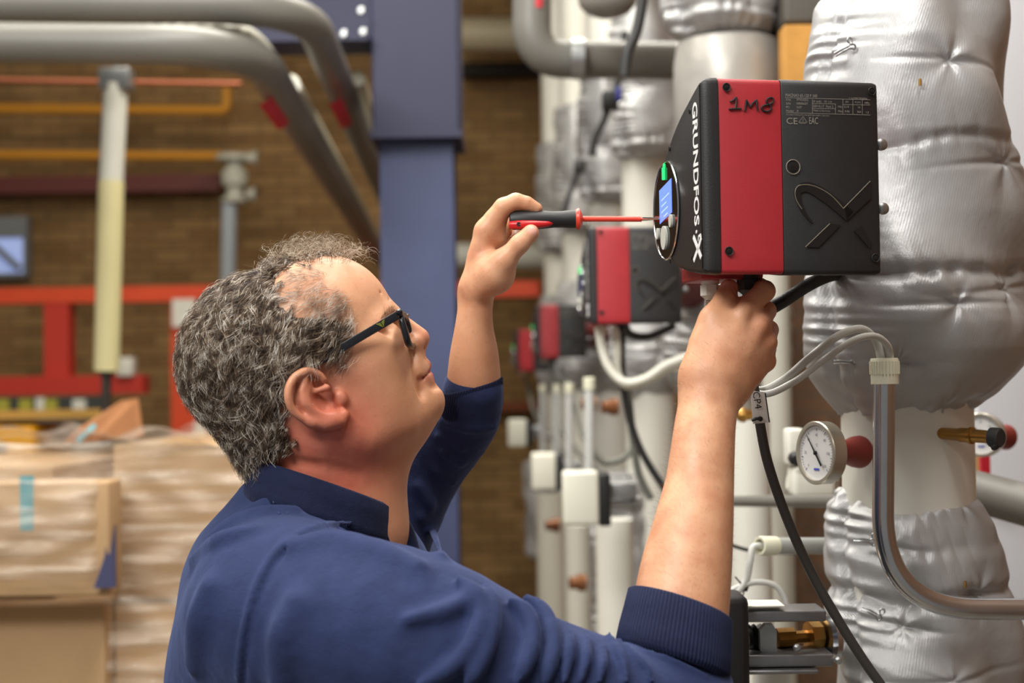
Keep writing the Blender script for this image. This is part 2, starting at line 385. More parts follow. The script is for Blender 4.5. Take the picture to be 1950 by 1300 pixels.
MB().tube([P(212, 345, 4.6), P(203, 706, 4.6)], .0405, 28).build('lower_sleeve', CREAM, dp)
MB().tube([P(203, 706, 4.6), P(203, 716, 4.6), P(203, 716, 4.6), P(202, 900, 4.6)], [.022, .022, .016, .016], 20).build('fitting', mat('dark_fitting', srgb(58, 50, 44), .5), dp)
MB().box(P(222, 152, 4.6), (.05, .035, .035), None, .006).tube([P(222, 140, 4.6), P(222, 60, 4.6)], .006, 8).build('clamp', GALV, dp)

def wallpipe(name, label, pts, r, m, cat='pipe'): return pipe(name, label, cat, pts, r, m, None, 1)
wallpipe('gas_pipe', 'yellow gas pipe on the brick wall, upper one, with a short riser', elbow(P(-100, 206, 8.5), P(432, 210, 8.5), P(432, 165, 8.5), .04, 9), .027, YEL)
wallpipe('gas_pipe', 'yellow gas pipe on the brick wall, lower one ending at the valve', [P(-100, 294, 8.5), P(425, 297, 8.5)], .026, YEL)
o = thing('steel_beam', 'dark red steel beam on the brick wall below the yellow gas pipes', 'beam', tuple(P(200, 352, 8.6)))
MB().box(*pbox(-120, 418, 334, 366, 8.55, .1)).build('web', DRED, o, smooth=False)
v = thing('shut_off_valve', 'white flanged shut-off valve on the wall at the end of the yellow pipe', 'valve', tuple(P(447, 340, 8.3)))
VM = mat('valve_body', srgb(186, 186, 172), .5, noise=(30, .15))
MB().lathe(P(447, 385, 8.3), CU, [(0, .08), (.025, .08), (.03, .05), (.08, .045), (.1, .075), (.17, .078), (.2, .05), (.24, .045), (.245, .11), (.275, .11)], 20).build('body', VM, v)
MB().lathe(P(470, 300, 8.25), CR, [(0, .03), (.04, .03), (.045, .04), (.06, .04)], 14).build('flange', VM, v)
MB().lathe(P(470, 370, 8.25), CR, [(0, .03), (.03, .03), (.035, .042), (.05, .042)], 14).build('flange', VM, v)
wallpipe('down_pipe', 'grey blue vertical pipe below the white valve, behind the hair', [P(437, 388, 8.3), P(428, 840, 8.3)], .044, mat('grey_blue_pipe', srgb(168, 178, 188), .5))

rk = thing('storage_rack', 'orange red steel frame of beams and posts along the brick wall', 'rack', tuple(P(200, 800, 7.6) * V(1, 1, 0)))
MB().box(*pbox(-140, 1028, 542, 572, 7.6, .08)).build('beam', ORNG, rk, smooth=False)
MB().box(*pbox(84, 131, 572, 716, 7.6, .12)).build('upright', REDP, rk, smooth=False)
MB().box(*pbox(-140, 272, 716, 752, 7.55, .15)).build('beam', REDP, rk, smooth=False)
zz = wz(572, 7.6); MB().box((wx(363, 7.6), 7.66, zz / 2), (36 * 7.6 / FPX, .08, zz / 2)).build('upright', ORNG, rk, smooth=False)
MB().box(*pbox(328, 372, 569, 622, 7.53, .01)).build('label_plate', WHITE, rk, smooth=False, label='white blank plate')
MB().box(*pbox(370, 392, 800, 832, 7.5, .02)).build('label_plate', WHITE, rk, smooth=False, label='small white plate low on the post')
o = thing('wall_socket', 'small white box standing on the lower red beam beside the cream pipe', 'box', tuple(P(237, 714, 7.5)))
MB().box(*pbox(222, 252, 680, 716, 7.5, .1), None, .008).build('housing', WHITE, o)

yc = thing('yellow_cabinet', 'yellow metal cabinet cut by the left edge of the picture', 'cabinet', tuple(P(-40, 900, 5.2) * V(1, 1, 0)))
c, h = pbox(-150, 62, 798, 1300, 5.2, .5); zc = wz(798, 5.2); mb = MB(); mb.box((c[0], c[1], zc / 2), (h[0], .25, zc / 2), None, .01); mb.build('body', mat('cabinet_yellow', srgb(225, 158, 10), .45), yc)
MB().lathe(P(4, 852, 5.2), -CF, [(0, .02), (.02, .02), (.025, .012)], 16).build('knob', BLKP, yc)
MB().box(*pbox(-150, 190, 784, 798, 5.25, .45)).build('top_board', mat('board', srgb(196, 150, 70), .6), yc, smooth=False)
hz = thing('barrier_strip', 'dark strip with yellow and white blocks below the red beam', 'barrier', tuple(P(80, 785, 6.9)))
MB().box(*pbox(-140, 205, 756, 788, 6.9, .03)).build('strip', mat('dark_strip', srgb(62, 66, 62), .7), hz, smooth=False)
for i, x in enumerate((4, 48, 96, 150)): MB().box(*pbox(x - 12, x + 12, 760, 784, 6.88, .02)).build('block', mat('yellow_block', srgb(180, 172, 60), .6) if i < 3 else WHITE, hz, smooth=False)
MB().box(*pbox(68, 84, 757, 786, 6.88, .02)).build('block', WHITE, hz, smooth=False)
o = thing('wire_basket', 'dark wire basket between yellow cabinet and cardboard', 'basket', tuple(P(120, 900, 5.6)))
mb = MB(); mb.box(*pbox(72, 190, 802, 980, 6.0, .02)); mb.build('back_panel', mat('dark_brown', srgb(58, 46, 40), .8), o, smooth=False)
mb = MB()
for i in range(16): mb.tube([P(72 + i * 7.5, 800, 5.9), P(72 + i * 7.5, 980, 5.9)], .004, 6)
for i in range(12): mb.tube([P(70, 802 + i * 14, 5.89), P(190, 802 + i * 14, 5.89)], .004, 6)
mb.build('wire_mesh', GALV, o)

# shrink-wrapped cardboard on a pallet
CARD = mat('cardboard', srgb(184, 150, 110), .75, noise=(3.5, .10), bump=(12, .3))
def film(name):
    m = mat(name, srgb(235, 222, 205), .12); nt = m.node_tree; n = nt.nodes; L = nt.links; b = n['Principled BSDF']; b.inputs['Alpha'].default_value = .42
    tc = n.new('ShaderNodeTexCoord'); mp = n.new('ShaderNodeMapping'); mp.inputs['Scale'].default_value = (1.5, 1.5, 16); L.new(tc.outputs['Object'], mp.inputs[0])
    z = n.new('ShaderNodeTexNoise'); z.inputs['Scale'].default_value = 2.2; z.inputs['Detail'].default_value = 4; L.new(mp.outputs[0], z.inputs['Vector'])
    r = n.new('ShaderNodeMapRange'); r.inputs[1].default_value = .38; r.inputs[2].default_value = .7; r.inputs[3].default_value = .08; r.inputs[4].default_value = .55; L.new(z.outputs[0], r.inputs[0]); L.new(r.outputs[0], b.inputs['Alpha'])
    bp = n.new('ShaderNodeBump'); bp.inputs['Strength'].default_value = .9; bp.inputs['Distance'].default_value = .03; L.new(z.outputs[0], bp.inputs['Height']); L.new(bp.outputs[0], b.inputs['Normal']); return m
FILM = film('stretch_film')
def boxset(x0, x1, ytop, d, deep, name, label, n, m=CARD):
    zt = wz(ytop, d); X0, X1 = wx(x0, d), wx(x1, d); t = thing(name, label, 'box', ((X0 + X1) / 2, d, 0)); hh = zt / n; return t, X0, X1, zt
pal = thing('pallet', 'wooden pallet under the wrapped cardboard stack', 'pallet', (wx(260, 3.0), 3.3, 0)); mb = MB(); PX0, PX1 = wx(-260, 2.9), wx(560, 2.9)
for k in range(5): mb.box(((PX0 + PX1) / 2, 2.95 + .2 * k, .13), ((PX1 - PX0) / 2, .06, .012))
for k in range(3): mb.box((PX0 + .05 + k * (PX1 - PX0 - .1) / 2, 3.35, .06), (.05, .5, .06))
mb.build('boards', mat('pallet_wood', srgb(170, 130, 84), .8), pal, smooth=False)
def carton(x0, x1, y0, y1, d, deep, label, group=None, z0=None):
    Z1 = wz(y0, d); Z0 = wz(y1, d) if z0 is None else z0; X0, X1 = wx(x0, d), wx(x1, d)
    t = thing('cardboard_box', label, 'box', ((X0 + X1) / 2, d + deep / 2, Z0), group)
    MB().box(((X0 + X1) / 2, d + deep / 2, (Z0 + Z1) / 2), ((X1 - X0) / 2, deep / 2, (Z1 - Z0) / 2), None, .006).build('carton', CARD, t); return t, X0, X1, Z0, Z1
_, a0, a1, _, _ = carton(214, 560, 836, 1132, 2.9, .8, 'large cardboard box wrapped in clear film behind the man, upper one')
carton(214, 560, 1137, 1300, 2.9, .8, 'large cardboard box under the film wrapped one, at the picture bottom', z0=.145)
carton(-240, 198, 1136, 1300, 2.85, .8, 'cardboard box at the bottom left corner, below the taped box', z0=.145)
tb, t0, t1, z0, z1 = carton(-240, 206, 905, 1122, 2.74, .09, 'cardboard box with teal tape and yellow note wrapped in film, left')
MB().box(*pbox(38, 64, 906, 1010, 2.732, .004)).build('tape', mat('teal_tape', srgb(96, 160, 170), .4), tb, smooth=False)
MB().box(*pbox(110, 141, 1008, 1032, 2.731, .004)).build('note', mat('yellow_note', srgb(222, 205, 70), .6), tb, smooth=False)
carton(-240, 100, 874, 905, 2.92, .6, 'cardboard box at the left edge on top of the taped box row', z0=wz(1128, 2.85))
o = thing('navy_cloth', 'dark blue strip hanging between the two wrapped boxes', 'cloth', tuple(P(200, 1100, 2.84)))
mb = MB(); mb.prism([P(217, 920, 2.80), P(219, 1118, 2.72), P(178, 1120, 2.70), P(199, 1060, 2.72), P(211, 1000, 2.75)], CF * .012); mb.build('cloth', mat('navy_sheet', srgb(62, 64, 98), .8), o, smooth=False)
fw = thing('stretch_film', 'clear plastic stretch film wound round the cardboard boxes', 'film', tuple(P(200, 1200, 2.6)))
v_ = []; f_ = []; NX, NZ = 90, 60
for j in range(NZ + 1):
    for i in range(NX + 1):
        px = -240 + (800) * i / NX; t = j / NZ; py = 1320 + (842 - 1320) * t
        d = 2.86 - .14 / (1 + math.exp((px - 200) / 9)) * (1 / (1 + math.exp((py - 1128) / 5)) * 1 / (1 + math.exp(-(py - 900) / 8)))
        d += .006 * math.sin(px * .05 + 3 * math.sin(py * .03)) + .004 * math.sin(py * .13 + px * .01); v_.append(P(px, py + 4 * math.sin(px * .02), d - .012))
for j in range(NZ):
    for i in range(NX): a = j * (NX + 1) + i; f_.append((a, a + 1, a + NX + 2, a + NX + 1))
ov = MB().add(v_, f_).build('side_wrap', FILM, fw, auto=False)
v_ = []; f_ = []
for j in range(13):
    for i in range(61):
        px = -240 + 800 * i / 60; t = j / 12; q = P(px, 842 + 4 * math.sin(px * .02), 2.848) + V(0, .8 * t, -.0 + .012 * math.sin(px * .04 + j) + .004); v_.append(q)
for j in range(12):
    for i in range(60): a = j * 61 + i; f_.append((a, a + 1, a + 62, a + 61))
MB().add(v_, f_).build('top_wrap', FILM, fw, auto=False)
o = thing('cardboard_flap', 'loose bent cardboard flap standing up with a teal tape end', 'cardboard', tuple(P(210, 830, 3.3)))
mb = MB(); mb.prism([P(120, 845, 3.2), P(150, 815, 3.3), P(232, 762, 3.5), P(262, 758, 3.55), P(272, 832, 3.5), P(180, 840, 3.3)], CF * .01); mb.build('flap', mat('cardboard_brown', srgb(160, 108, 68), .8, noise=(6, .1)), o, smooth=False)
mb = MB(); mb.prism([P(142, 838, 3.19), P(178, 806, 3.27), P(184, 812, 3.27), P(152, 842, 3.19)], CF * .004); mb.build('tape', MATS['teal_tape'], o, smooth=False)
# ================================================================== circulation pump control boxes
YA = math.radians(12)
EX = V(math.cos(YA), math.sin(YA), 0); EY = V(-math.sin(YA), math.cos(YA), 0); EZ = V(0, 0, 1.0)
PO = P(1372, 336, 1.27)
def L3(x, y, z): return PO + EX * x + EY * y + EZ * z
OUT0 = [(0, .080), (.0015, .0895), (.010, .0905), (.042, .0775), (.065, .068), (.088, .055), (.112, .037), (.128, .0208), (.140, .003), (.1445, -.0132), (.142, -.03), (.136, -.042), (.125, -.054), (.111, -.064), (.085, -.076), (.055, -.0825), (.012, -.0878), (.0015, -.0875), (0, -.080)]
def outline(ins=0.0, n=2):
    p = np.array(OUT0)
    for _ in range(n):
        q = np.roll(p, -1, 0); p = np.stack([.75 * p + .25 * q, .25 * p + .75 * q], 1).reshape(-1, 2)
    if ins:
        t = np.roll(p, -1, 0) - np.roll(p, 1, 0); t /= np.linalg.norm(t, axis=1, keepdims=True) + 1e-9; nrm = np.stack([t[:, 1], -t[:, 0]], 1)
        c = p.mean(0); s = np.sign(((p - c) * nrm).sum(1)).mean(); p = p - nrm * s * ins
    return p
def loft(mb, secs):
    v = []; f = []; n = len(outline())
    for x, ins in secs: v += [L3(x, a, b) for a, b in outline(ins)]
    for j in range(len(secs) - 1):
        for i in range(n): i2 = (i + 1) % n; f.append((j * n + i, j * n + i2, (j + 1) * n + i2, (j + 1) * n + i))
    f.append(tuple(range(n))[::-1]); f.append(tuple((len(secs) - 1) * n + i for i in range(n))); return mb.add(v, f)
def SP(px, py, e=0.0004):
    """where the ray through a pixel meets the long side face"""
    ray = CF + (px - 975.0) / FPX * CR - (py - 650.0) / FPX * CU; o = PO - EY * e; t = ((o - CO) @ EY) / (ray @ EY); return CO + t * ray
def FP(px, py, e=0.0):
    """where the ray through a pixel meets the front face"""
    ray = CF + (px - 975.0) / FPX * CR - (py - 650.0) / FPX * CU; o = PO - EX * (.016 + e); t = ((o - CO) @ EX) / (ray @ EX); return CO + t * ray
BOXBLK = mat('pump_black', srgb(31, 30, 31), .5, noise=(90, .10), bump=(900, .12)); BOXRED = mat('pump_red', srgb(166, 36, 44), .48, noise=(40, .05), bump=(900, .10))
GLOSS = mat('display_gloss', srgb(14, 14, 18), .12, coat=.5); CHR = mat('chrome', srgb(210, 210, 212), .15, 1.0); DARK = mat('hole_black', srgb(10, 10, 10), .7)
GREYT = mat('grey_print', srgb(138, 132, 122), .6); MARK = mat('marker_ink', srgb(22, 20, 26), .5); PRN = mat('white_print', srgb(238, 238, 236), .5)
def strip(mb, pts, w, nrm, h):
    """flat band following 3-D points on a plane with normal nrm"""
    n = len(pts); L = []; R = []
    for i in range(n):
        t = pts[min(i + 1, n - 1)] - pts[max(i - 1, 0)]; t /= np.linalg.norm(t); s = np.cross(nrm, t); ww = w[i] if hasattr(w, '__len__') else w
        L.append(pts[i] + s * ww / 2); R.append(pts[i] - s * ww / 2)
    v = L + R + [q + nrm * h for q in L] + [q + nrm * h for q in R]; f = []
    for i in range(n - 1): f += [(i, i + 1, n + i + 1, n + i), (2*n+i, 2*n+i+1, 3*n+i+1, 3*n+i), (i, i+1, 2*n+i+1, 2*n+i), (n+i, n+i+1, 3*n+i+1, 3*n+i)]
    f += [(0, n, 3*n, 2*n), (n-1, 2*n-1, 4*n-1, 3*n-1)]; return mb.add(v, f)
def build_pump(label):
    t = thing('pump_control_box', label, 'pump', tuple(L3(.07, .07, -.087)))
    loft(MB(), [(-.0160, .0075), (-.0152, .0050), (-.0130, .0025), (-.0100, .0012), (-.006, .0004), (-.0008, .0002), (-.0006, .003)]).build('front_cover', BOXBLK, t)
    loft(MB(), [(-.0006, .004), (0, .0012), (.0006, .0008), (.0588, .0008), (.0592, .0015), (.0593, .004)]).build('red_band', BOXRED, t)
    loft(MB(), [(.0594, .003), (.0595, .0004), (.060, 0), (.1500, .0004), (.1535, .0015), (.155, .0045)]).build('rear_housing', BOXBLK, t)
    mb = MB(); mb.box(L3(.036, .098, -.0792), (.031, .030, .0075), np.stack([EX, EY, EZ], 1), .003); mb.build('terminal_cover', BOXRED, t)
    MB().tube([L3(.10, .075, -.005), L3(.20, .20, -.005), L3(.235, .25, -.005)], [.040, .042, .044], 32).build('motor_neck', mat('cast_iron', srgb(96, 30, 32), .6), t)
    # screws on flat black discs that stand in for the shade of their holes
    for (x, y), r in (((1383, 166), .0034), ((1388, 478), .0036), ((1510, 318), .0062), ((1660, 174), .0032), ((1667, 491), .0034)):
        o = SP(x, y, .0006); mb = MB(); mb.lathe(o + EY * .0004, -EY, [(0, r), (.0004, r)], 24)
        s = mb.build('screw_hole_shade', DARK, t)
        mb = MB(); mb.lathe(o, -EY, [(0.0001, r * .66), (.0006, r * .62)], 20)
        for k in range(3): a = k * math.pi / 3; mb.box(o - EY * .0008, (r * .42, .0003, r * .09), np.stack([EX * math.cos(a) + EZ * math.sin(a), EY, -EX * math.sin(a) + EZ * math.cos(a)], 1))
        mb.build('screw', mat('screw_dark', srgb(52, 50, 50), .4, .6), s)
        mb = MB(); pts = [o - EY * .0005 + r * 1.06 * (math.cos(a) * EX + math.sin(a) * EZ) for a in np.linspace(0, 2 * math.pi, 25)]; mb.tube(pts, .00035, 6); mb.build('rim', BOXBLK if r < .006 else mat('rim_pale', srgb(150, 140, 125), .4), s)  # the large hole gets a paler rim
    for x, y in ((1680, 275), (1683, 397)):
        a = P(x, y, 1.322); mb = MB(); mb.lathe(a, V(.25, -1, 0), [(-.03, .004), (-.003, .004), (-.003, .0055), (0, .0055), (.0015, .004), (.002, .002)], 20); mb.build('fixing_bolt', GALV, t)
    for x, y in ((1313, 212), (1275, 283), (1317, 490), (1276, 498)):
        o = FP(x, y, .0003); MB().lathe(o, -EX, [(-.0003, .0022), (.0006, .0022), (.0007, .0012)], 14).build('cover_screw', mat('screw_dark', srgb(52, 50, 50), .4, .6), t)
    # display: glossy oval, chrome rim, screen, light, buttons
    def D(y, z, x=0.0): return L3(-.0175 - x, y, z)
    dc = (.1035, -.018); ell = lambda s, x: [D(dc[0] + .0375 * s * math.cos(a), dc[1] + .047 * s * math.sin(a), x) for a in np.linspace(0, 2 * math.pi, 65)[:-1]]
    disp = MB().prism(ell(1, 0), EX * .006).build('display', GLOSS, t, smooth=False)
    MB().tube(ell(1, 0) + [ell(1, 0)[0]], .0009, 8).build('display_rim', CHR, disp)
    q = [(.122, .0035), (.085, .0105), (.085, -.022), (.122, -.029)]; q = [D(a, b, .0004) for a, b in q]
    MB().prism(q, EX * .0005).build('screen', mat('lcd_blue', srgb(90, 120, 220), .3, emit=(srgb(110, 140, 240), .9)), disp, smooth=False)
    mb = MB()
    for i, (w, s) in enumerate(((.8, .1), (.5, .1), (.66, .1), (.4, .3))):
        z = -.0035 - i * .0058; a0 = .119 - .034 * s; mb.prism([D(a0, z - (a0 - .1) * .19, .0006), D(a0 - .03 * w, z - (a0 - .03 * w - .1) * .19, .0006), D(a0 - .03 * w, z - .0016 - (a0 - .03 * w - .1) * .19, .0006), D(a0, z - .0016 - (a0 - .1) * .19, .0006)], EX * .0001)
    mb.build('screen_rows', mat('lcd_pale', srgb(150, 170, 240), .3, emit=(srgb(150, 175, 250), .9)), disp, smooth=False)
    mb = MB(); mb.tube([D(.106, .012, .0004), D(.106, .0235, .0004)], .0022, 14); mb.lathe(D(.106, .0245, -.0004), -EX, [(0, .0034), (.001, .0034), (.0014, .002)], 16); mb.build('status_light', mat('green_led', srgb(20, 120, 60), .3, emit=(srgb(40, 225, 120), 1.3)), disp)
    for (a, b, ra, rb) in ((.126, -.038, .0035, .0055), (.107, -.044, .0080, .0115), (.086, -.030, .0038, .0062)):
        pts = [D(a + ra * math.cos(w), b + rb * math.sin(w), .0022) for w in np.linspace(0, 2 * math.pi, 25)[:-1]]; MB().prism(pts, EX * .003).build('button', mat('button_silver', srgb(196, 196, 186), .35), disp, smooth=False)
    # lettering down the front
    mb = MB(); put_text(mb, 'GRUNDFOS', L3(-.0164, .0255, .070), -EZ, -EY, w=.112, h=.0135, bold=.025); mb.build('lettering', PRN, t, smooth=False)
    mb = MB(); mb.lathe(L3(-.0160, .0205, -.0475), -EX, [(0, .0016), (.0005, .0016)], 16); n_ = -EX; g = lambda a, b: L3(-.0160, .028 - .019 * b, -.051 - .021 * a)
    strip(mb, [g(1.0, 1.0), g(.55, .55), g(.0, -.05)], .0042, n_, .0006)
    strip(mb, [g(.25, .62), g(.05, .72), g(.02, .95), g(.2, 1.0), g(.45, .75), g(.75, .35), g(1.05, -.05)], [.001, .002, .003, .0036, .004, .0042, .0044], n_, .0006)
    mb.build('emblem', PRN, t, smooth=False)
    # moulded cross on the side
    G1 = mat('moulded_black', srgb(23, 22, 23), .40); n_ = -EY; EDG = mat('edge_highlight', srgb(120, 112, 96), .35)
    mb = MB()
    cv = [SP(*q) for q in ((1546, 424), (1530, 404), (1520, 380), (1519, 363), (1535, 356), (1556, 364), (1580, 380), (1602, 398), (1618, 412))]; cv, _ = smooth_path(cv, 1, 4)
    strip(mb, cv, [.0015 + .0095 * min(1, i / len(cv) * 1.6) for i in range(len(cv))], n_, .0008)
    mb.prism([SP(*q) for q in ((1607, 396), (1657, 345), (1658, 377), (1612, 420))], n_ * .0008)
    mb.prism([SP(*q) for q in ((1580, 426), (1535, 470), (1558, 471), (1600, 428))], n_ * .0008)
    mb.prism([SP(*q) for q in ((1626, 440), (1640, 430), (1658, 462), (1656, 473))], n_ * .0008); mb.build('emblem', G1, t, smooth=False)
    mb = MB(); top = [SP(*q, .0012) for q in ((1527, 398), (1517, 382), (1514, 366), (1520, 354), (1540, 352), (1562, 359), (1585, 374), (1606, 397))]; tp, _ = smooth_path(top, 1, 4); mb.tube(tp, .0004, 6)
    mb.tube([SP(1606, 397, .0012), SP(1657, 345, .0012)], .0004, 6); mb.tube([SP(1580, 426, .0012), SP(1534, 470, .0012)], .0004, 6); mb.build('emblem_highlight', EDG, t)  # pale lines paint a highlight along the edges of the cross
    # rating plate print
    mb = MB(); R_ = EX; U_ = EZ
    def tx(s, x, y, h, w=None): put_text(mb, s, SP(x, y), R_, U_, w=w, h=h * 1.29 / FPX)
    tx('MAGNA3 65-120 F 340', 1496, 184, 6, .0305)
    for i, (a, b) in enumerate((('P/N:', '97924292'), ('S/N:', '10000637'), ('PC:', '1637'), ('Model:', 'A'))): tx(a, 1497, 192 + i * 7, 4.2); tx(b, 1517, 192 + i * 7, 4.2)
    tx('1 1x230V 50/60Hz', 1617, 189, 4, .018); tx('IP X4D   TF 110', 1549, 195, 4); tx('EEI<0.17  Part 2', 1549, 204, 4.4); tx('Made in Germany', 1549, 213, 4.4); tx('Min.  0.19', 1596, 205, 4); tx('Max.  0.96', 1596, 213.5, 4)
    tx('I[A]', 1610, 196, 4); tx('P1[W]', 1628, 197, 4); tx('MPa', 1647, 198, 4); tx('16', 1634, 206, 4); tx('769', 1632, 215, 4); tx('1.0', 1649, 216, 4)
    tx('Grundfos Holding A/S, DK-8850 Bjerringbro, Denmark', 1497, 220, 3.2, .042); tx('CE', 1498, 236, 12, .0105); tx('EAC', 1541, 236, 13, .0085)
    for a, b in (((1495, 186), (1657, 190)), ((1547, 189), (1547, 216)), ((1547, 197), (1591, 198)), ((1547, 206.5), (1591, 207)), ((1591, 198), (1591, 217)), ((1605, 189), (1605, 217)), ((1624, 190), (1624, 217)), ((1642, 190), (1642, 217)), ((1605, 199), (1657, 200)), ((1497, 214.5), (1657, 219)),
                 ((1529, 222), (1521, 233)), ((1529, 222), (1537, 233)), ((1521, 233), (1537, 233)), ((1523, 235), (1535, 235)), ((1529, 226), (1529, 231))):
        strip(mb, [SP(*a), SP(*b)], .00035, n_, .00005)
    mb.build('rating_print', GREYT, t, smooth=False)
    # cable glands
    def gland(px, py, d, r, m, name):
        o = P(px, py, d); mb = MB(); mb.lathe(o, -EZ, [(0, r), (.006, r), (.0062, r * .86), (.008, r * .86)], 24); mb.lathe(o - EZ * .007, -EZ, [(0, r * 1.08), (.010, r * 1.08), (.012, r * .8), (.014, r * .55)], 6); return mb.build(name, m, t)
    gland(1352, 529, 1.36, .0088, WHITE, 'white_gland'); gland(1425, 519, 1.352, .0105, BLKP, 'black_gland')
    return t
pump0 = build_pump('nearest red and black pump control box with 1M8 written on its red band')
offs = [(P(1180, 523, 2.60) - P(1432, 336, 1.29), 'second pump control box, bright red band, half hidden behind the nearest one'),
        (P(1053, 630, 4.75) - P(1432, 336, 1.29), 'third pump control box in the row, blurred, with dark red band'),
        (P(1007, 666, 6.1) - P(1432, 336, 1.29), 'farthest pump control box, a narrow red band at the end of the row')]
pumps = [pump0]
for of, lb in offs: c = copy_tree(pump0, None, of); c['label'] = lb; c.rotation_euler = (0, 0, math.radians(-7)); pumps.append(c)
for o in list(bpy.data.objects):
    if o.parent and o.parent.parent in pumps[1:] and o.name.startswith('screen'): bpy.data.objects.remove(o)
for p_ in pumps: p_['group'] = 'pump control boxes along the pipe row'
# farther boxes sit turned a little more towards the row
mk = MB()
def pen(pts, it=5): q, _ = smooth_path([SP(*p, .0003) for p in pts], 1, it); mk.tube(q, .00085, 8)
pen([(1390, 194), (1396, 191), (1402, 185)]); pen([(1402, 185), (1402, 196), (1400, 207)]); pen([(1388, 208), (1399, 207), (1412, 207)])
pen([(1418, 211), (1420, 200), (1421, 190)]); pen([(1421, 190), (1428, 204)]); pen([(1428, 204), (1434, 196), (1441, 190)]); pen([(1441, 190), (1441, 200), (1443, 211)])
pen([(1472, 187), (1466, 186), (1460, 190), (1460, 196), (1466, 200), (1468, 207), (1462, 212), (1454, 211), (1450, 206), (1454, 201), (1464, 199), (1472, 194), (1472, 187)])
mk.build('marker_writing', MARK, pump0, label='handwritten 1M8 in black marker')

# ---------------------------------------------------------------- screwdriver
sd = thing('screwdriver', 'red and black insulated screwdriver in the raised left hand pointing at the display', 'screwdriver', tuple(P(970, 420, 1.445)))
a, b = P(970, 420, 1.443), P(1098, 417, 1.443); ax = (b - a) / np.linalg.norm(b - a); Lh = np.linalg.norm(b - a)
SB = mat('grip_black', srgb(34, 33, 35), .5); SR = mat('grip_red', srgb(200, 30, 34), .35); SO = mat('shaft_red', srgb(232, 70, 48), .35)
MB().lathe(a, ax, [(0, .006), (.001, .0085), (.004, .0096), (.02, .0100), (.034, .0092), (.045, .0083), (.054, .0084), (.062, .0092), (Lh - .001, .0092), (Lh, .008)], 28).build('handle', SB, sd)
s = MB(); side = -CF; dn = np.cross(ax, side); dn = -CU
pts = [a + ax * x + dn * y + side * z for x, y, z in ((.001, .005, .0060), (.008, .0052, .0083), (.02, .0052, .0088), (.032, .0050, .0078), (.040, .0046, .0070), (.044, .0044, .0066))]
s.tube(pts, [.0042, .0046, .0044, .0036, .0026, .0006], 14, smooth_it=4); s.build('red_inlay', SR, sd)
o_ = a + ax * .0095 + dn * .005 + side * .0122; MB().lathe(o_, side, [(0, .0022), (.0009, .0022)], 16).build('hang_hole_shade', DARK, sd)  # black disc laid on the grip, painted dark of the hole
MB().lathe(b, ax, [(-.001, .0095), (.001, .0108), (.003, .0108), (.0045, .0075), (.006, .005)], 26).build('collar', SO, sd)
e1 = P(1222, 417, 1.437); MB().tube([b + ax * .004, e1], .0028, 16).build('shaft_sleeve', SO, sd)
e2 = FP(1256, 416, .003); dv = (e2 - e1) / np.linalg.norm(e2 - e1); MB().tube([e1, e1 + dv * .010, e2], [.0019, .0019, .0009], 12).build('blade', CHR, sd)
# ================================================================== insulated pipe row on the right
def jacket_material():
    m = mat('silver_jacket', srgb(176, 176, 176), .38, metal=.32, noise=(9, .07), spec=.5)
    nt = m.node_tree; n = nt.nodes; L = nt.links; b = n['Principled BSDF']; uv = n.new('ShaderNodeUVMap'); uv.uv_map = 'UVMap'; sp = n.new('ShaderNodeSeparateXYZ'); L.new(uv.outputs[0], sp.inputs[0])
    def M(op, a, c):
        x = n.new('ShaderNodeMath'); x.operation = op
        for i, q in enumerate((a, c)):
            if q is None: continue
            if isinstance(q, (int, float)): x.inputs[i].default_value = q
            else: L.new(q, x.inputs[i])
        return x.outputs[0]
    s1 = M('SINE', M('MULTIPLY', M('ADD', sp.outputs[0], M('MULTIPLY', sp.outputs[1], 1.6)), 2900), None)
    s2 = M('SINE', M('MULTIPLY', M('SUBTRACT', sp.outputs[0], M('MULTIPLY', sp.outputs[1], .25)), 2200), None)
    h = M('ADD', s1, M('MULTIPLY', s2, .4))
    bp = n.new('ShaderNodeBump'); bp.inputs['Strength'].default_value = .28; bp.inputs['Distance'].default_value = .0004; L.new(h, bp.inputs['Height'])
    tc = n.new('ShaderNodeTexCoord'); nz = n.new('ShaderNodeTexNoise'); nz.inputs['Scale'].default_value = 26; nz.inputs['Detail'].default_value = 4; L.new(tc.outputs['Object'], nz.inputs['Vector'])
    b2 = n.new('ShaderNodeBump'); b2.inputs['Strength'].default_value = .35; b2.inputs['Distance'].default_value = .006; L.new(nz.outputs[0], b2.inputs['Height']); L.new(bp.outputs[0], b2.inputs['Normal']); L.new(b2.outputs[0], b.inputs['Normal']); return m
JK = jacket_material()
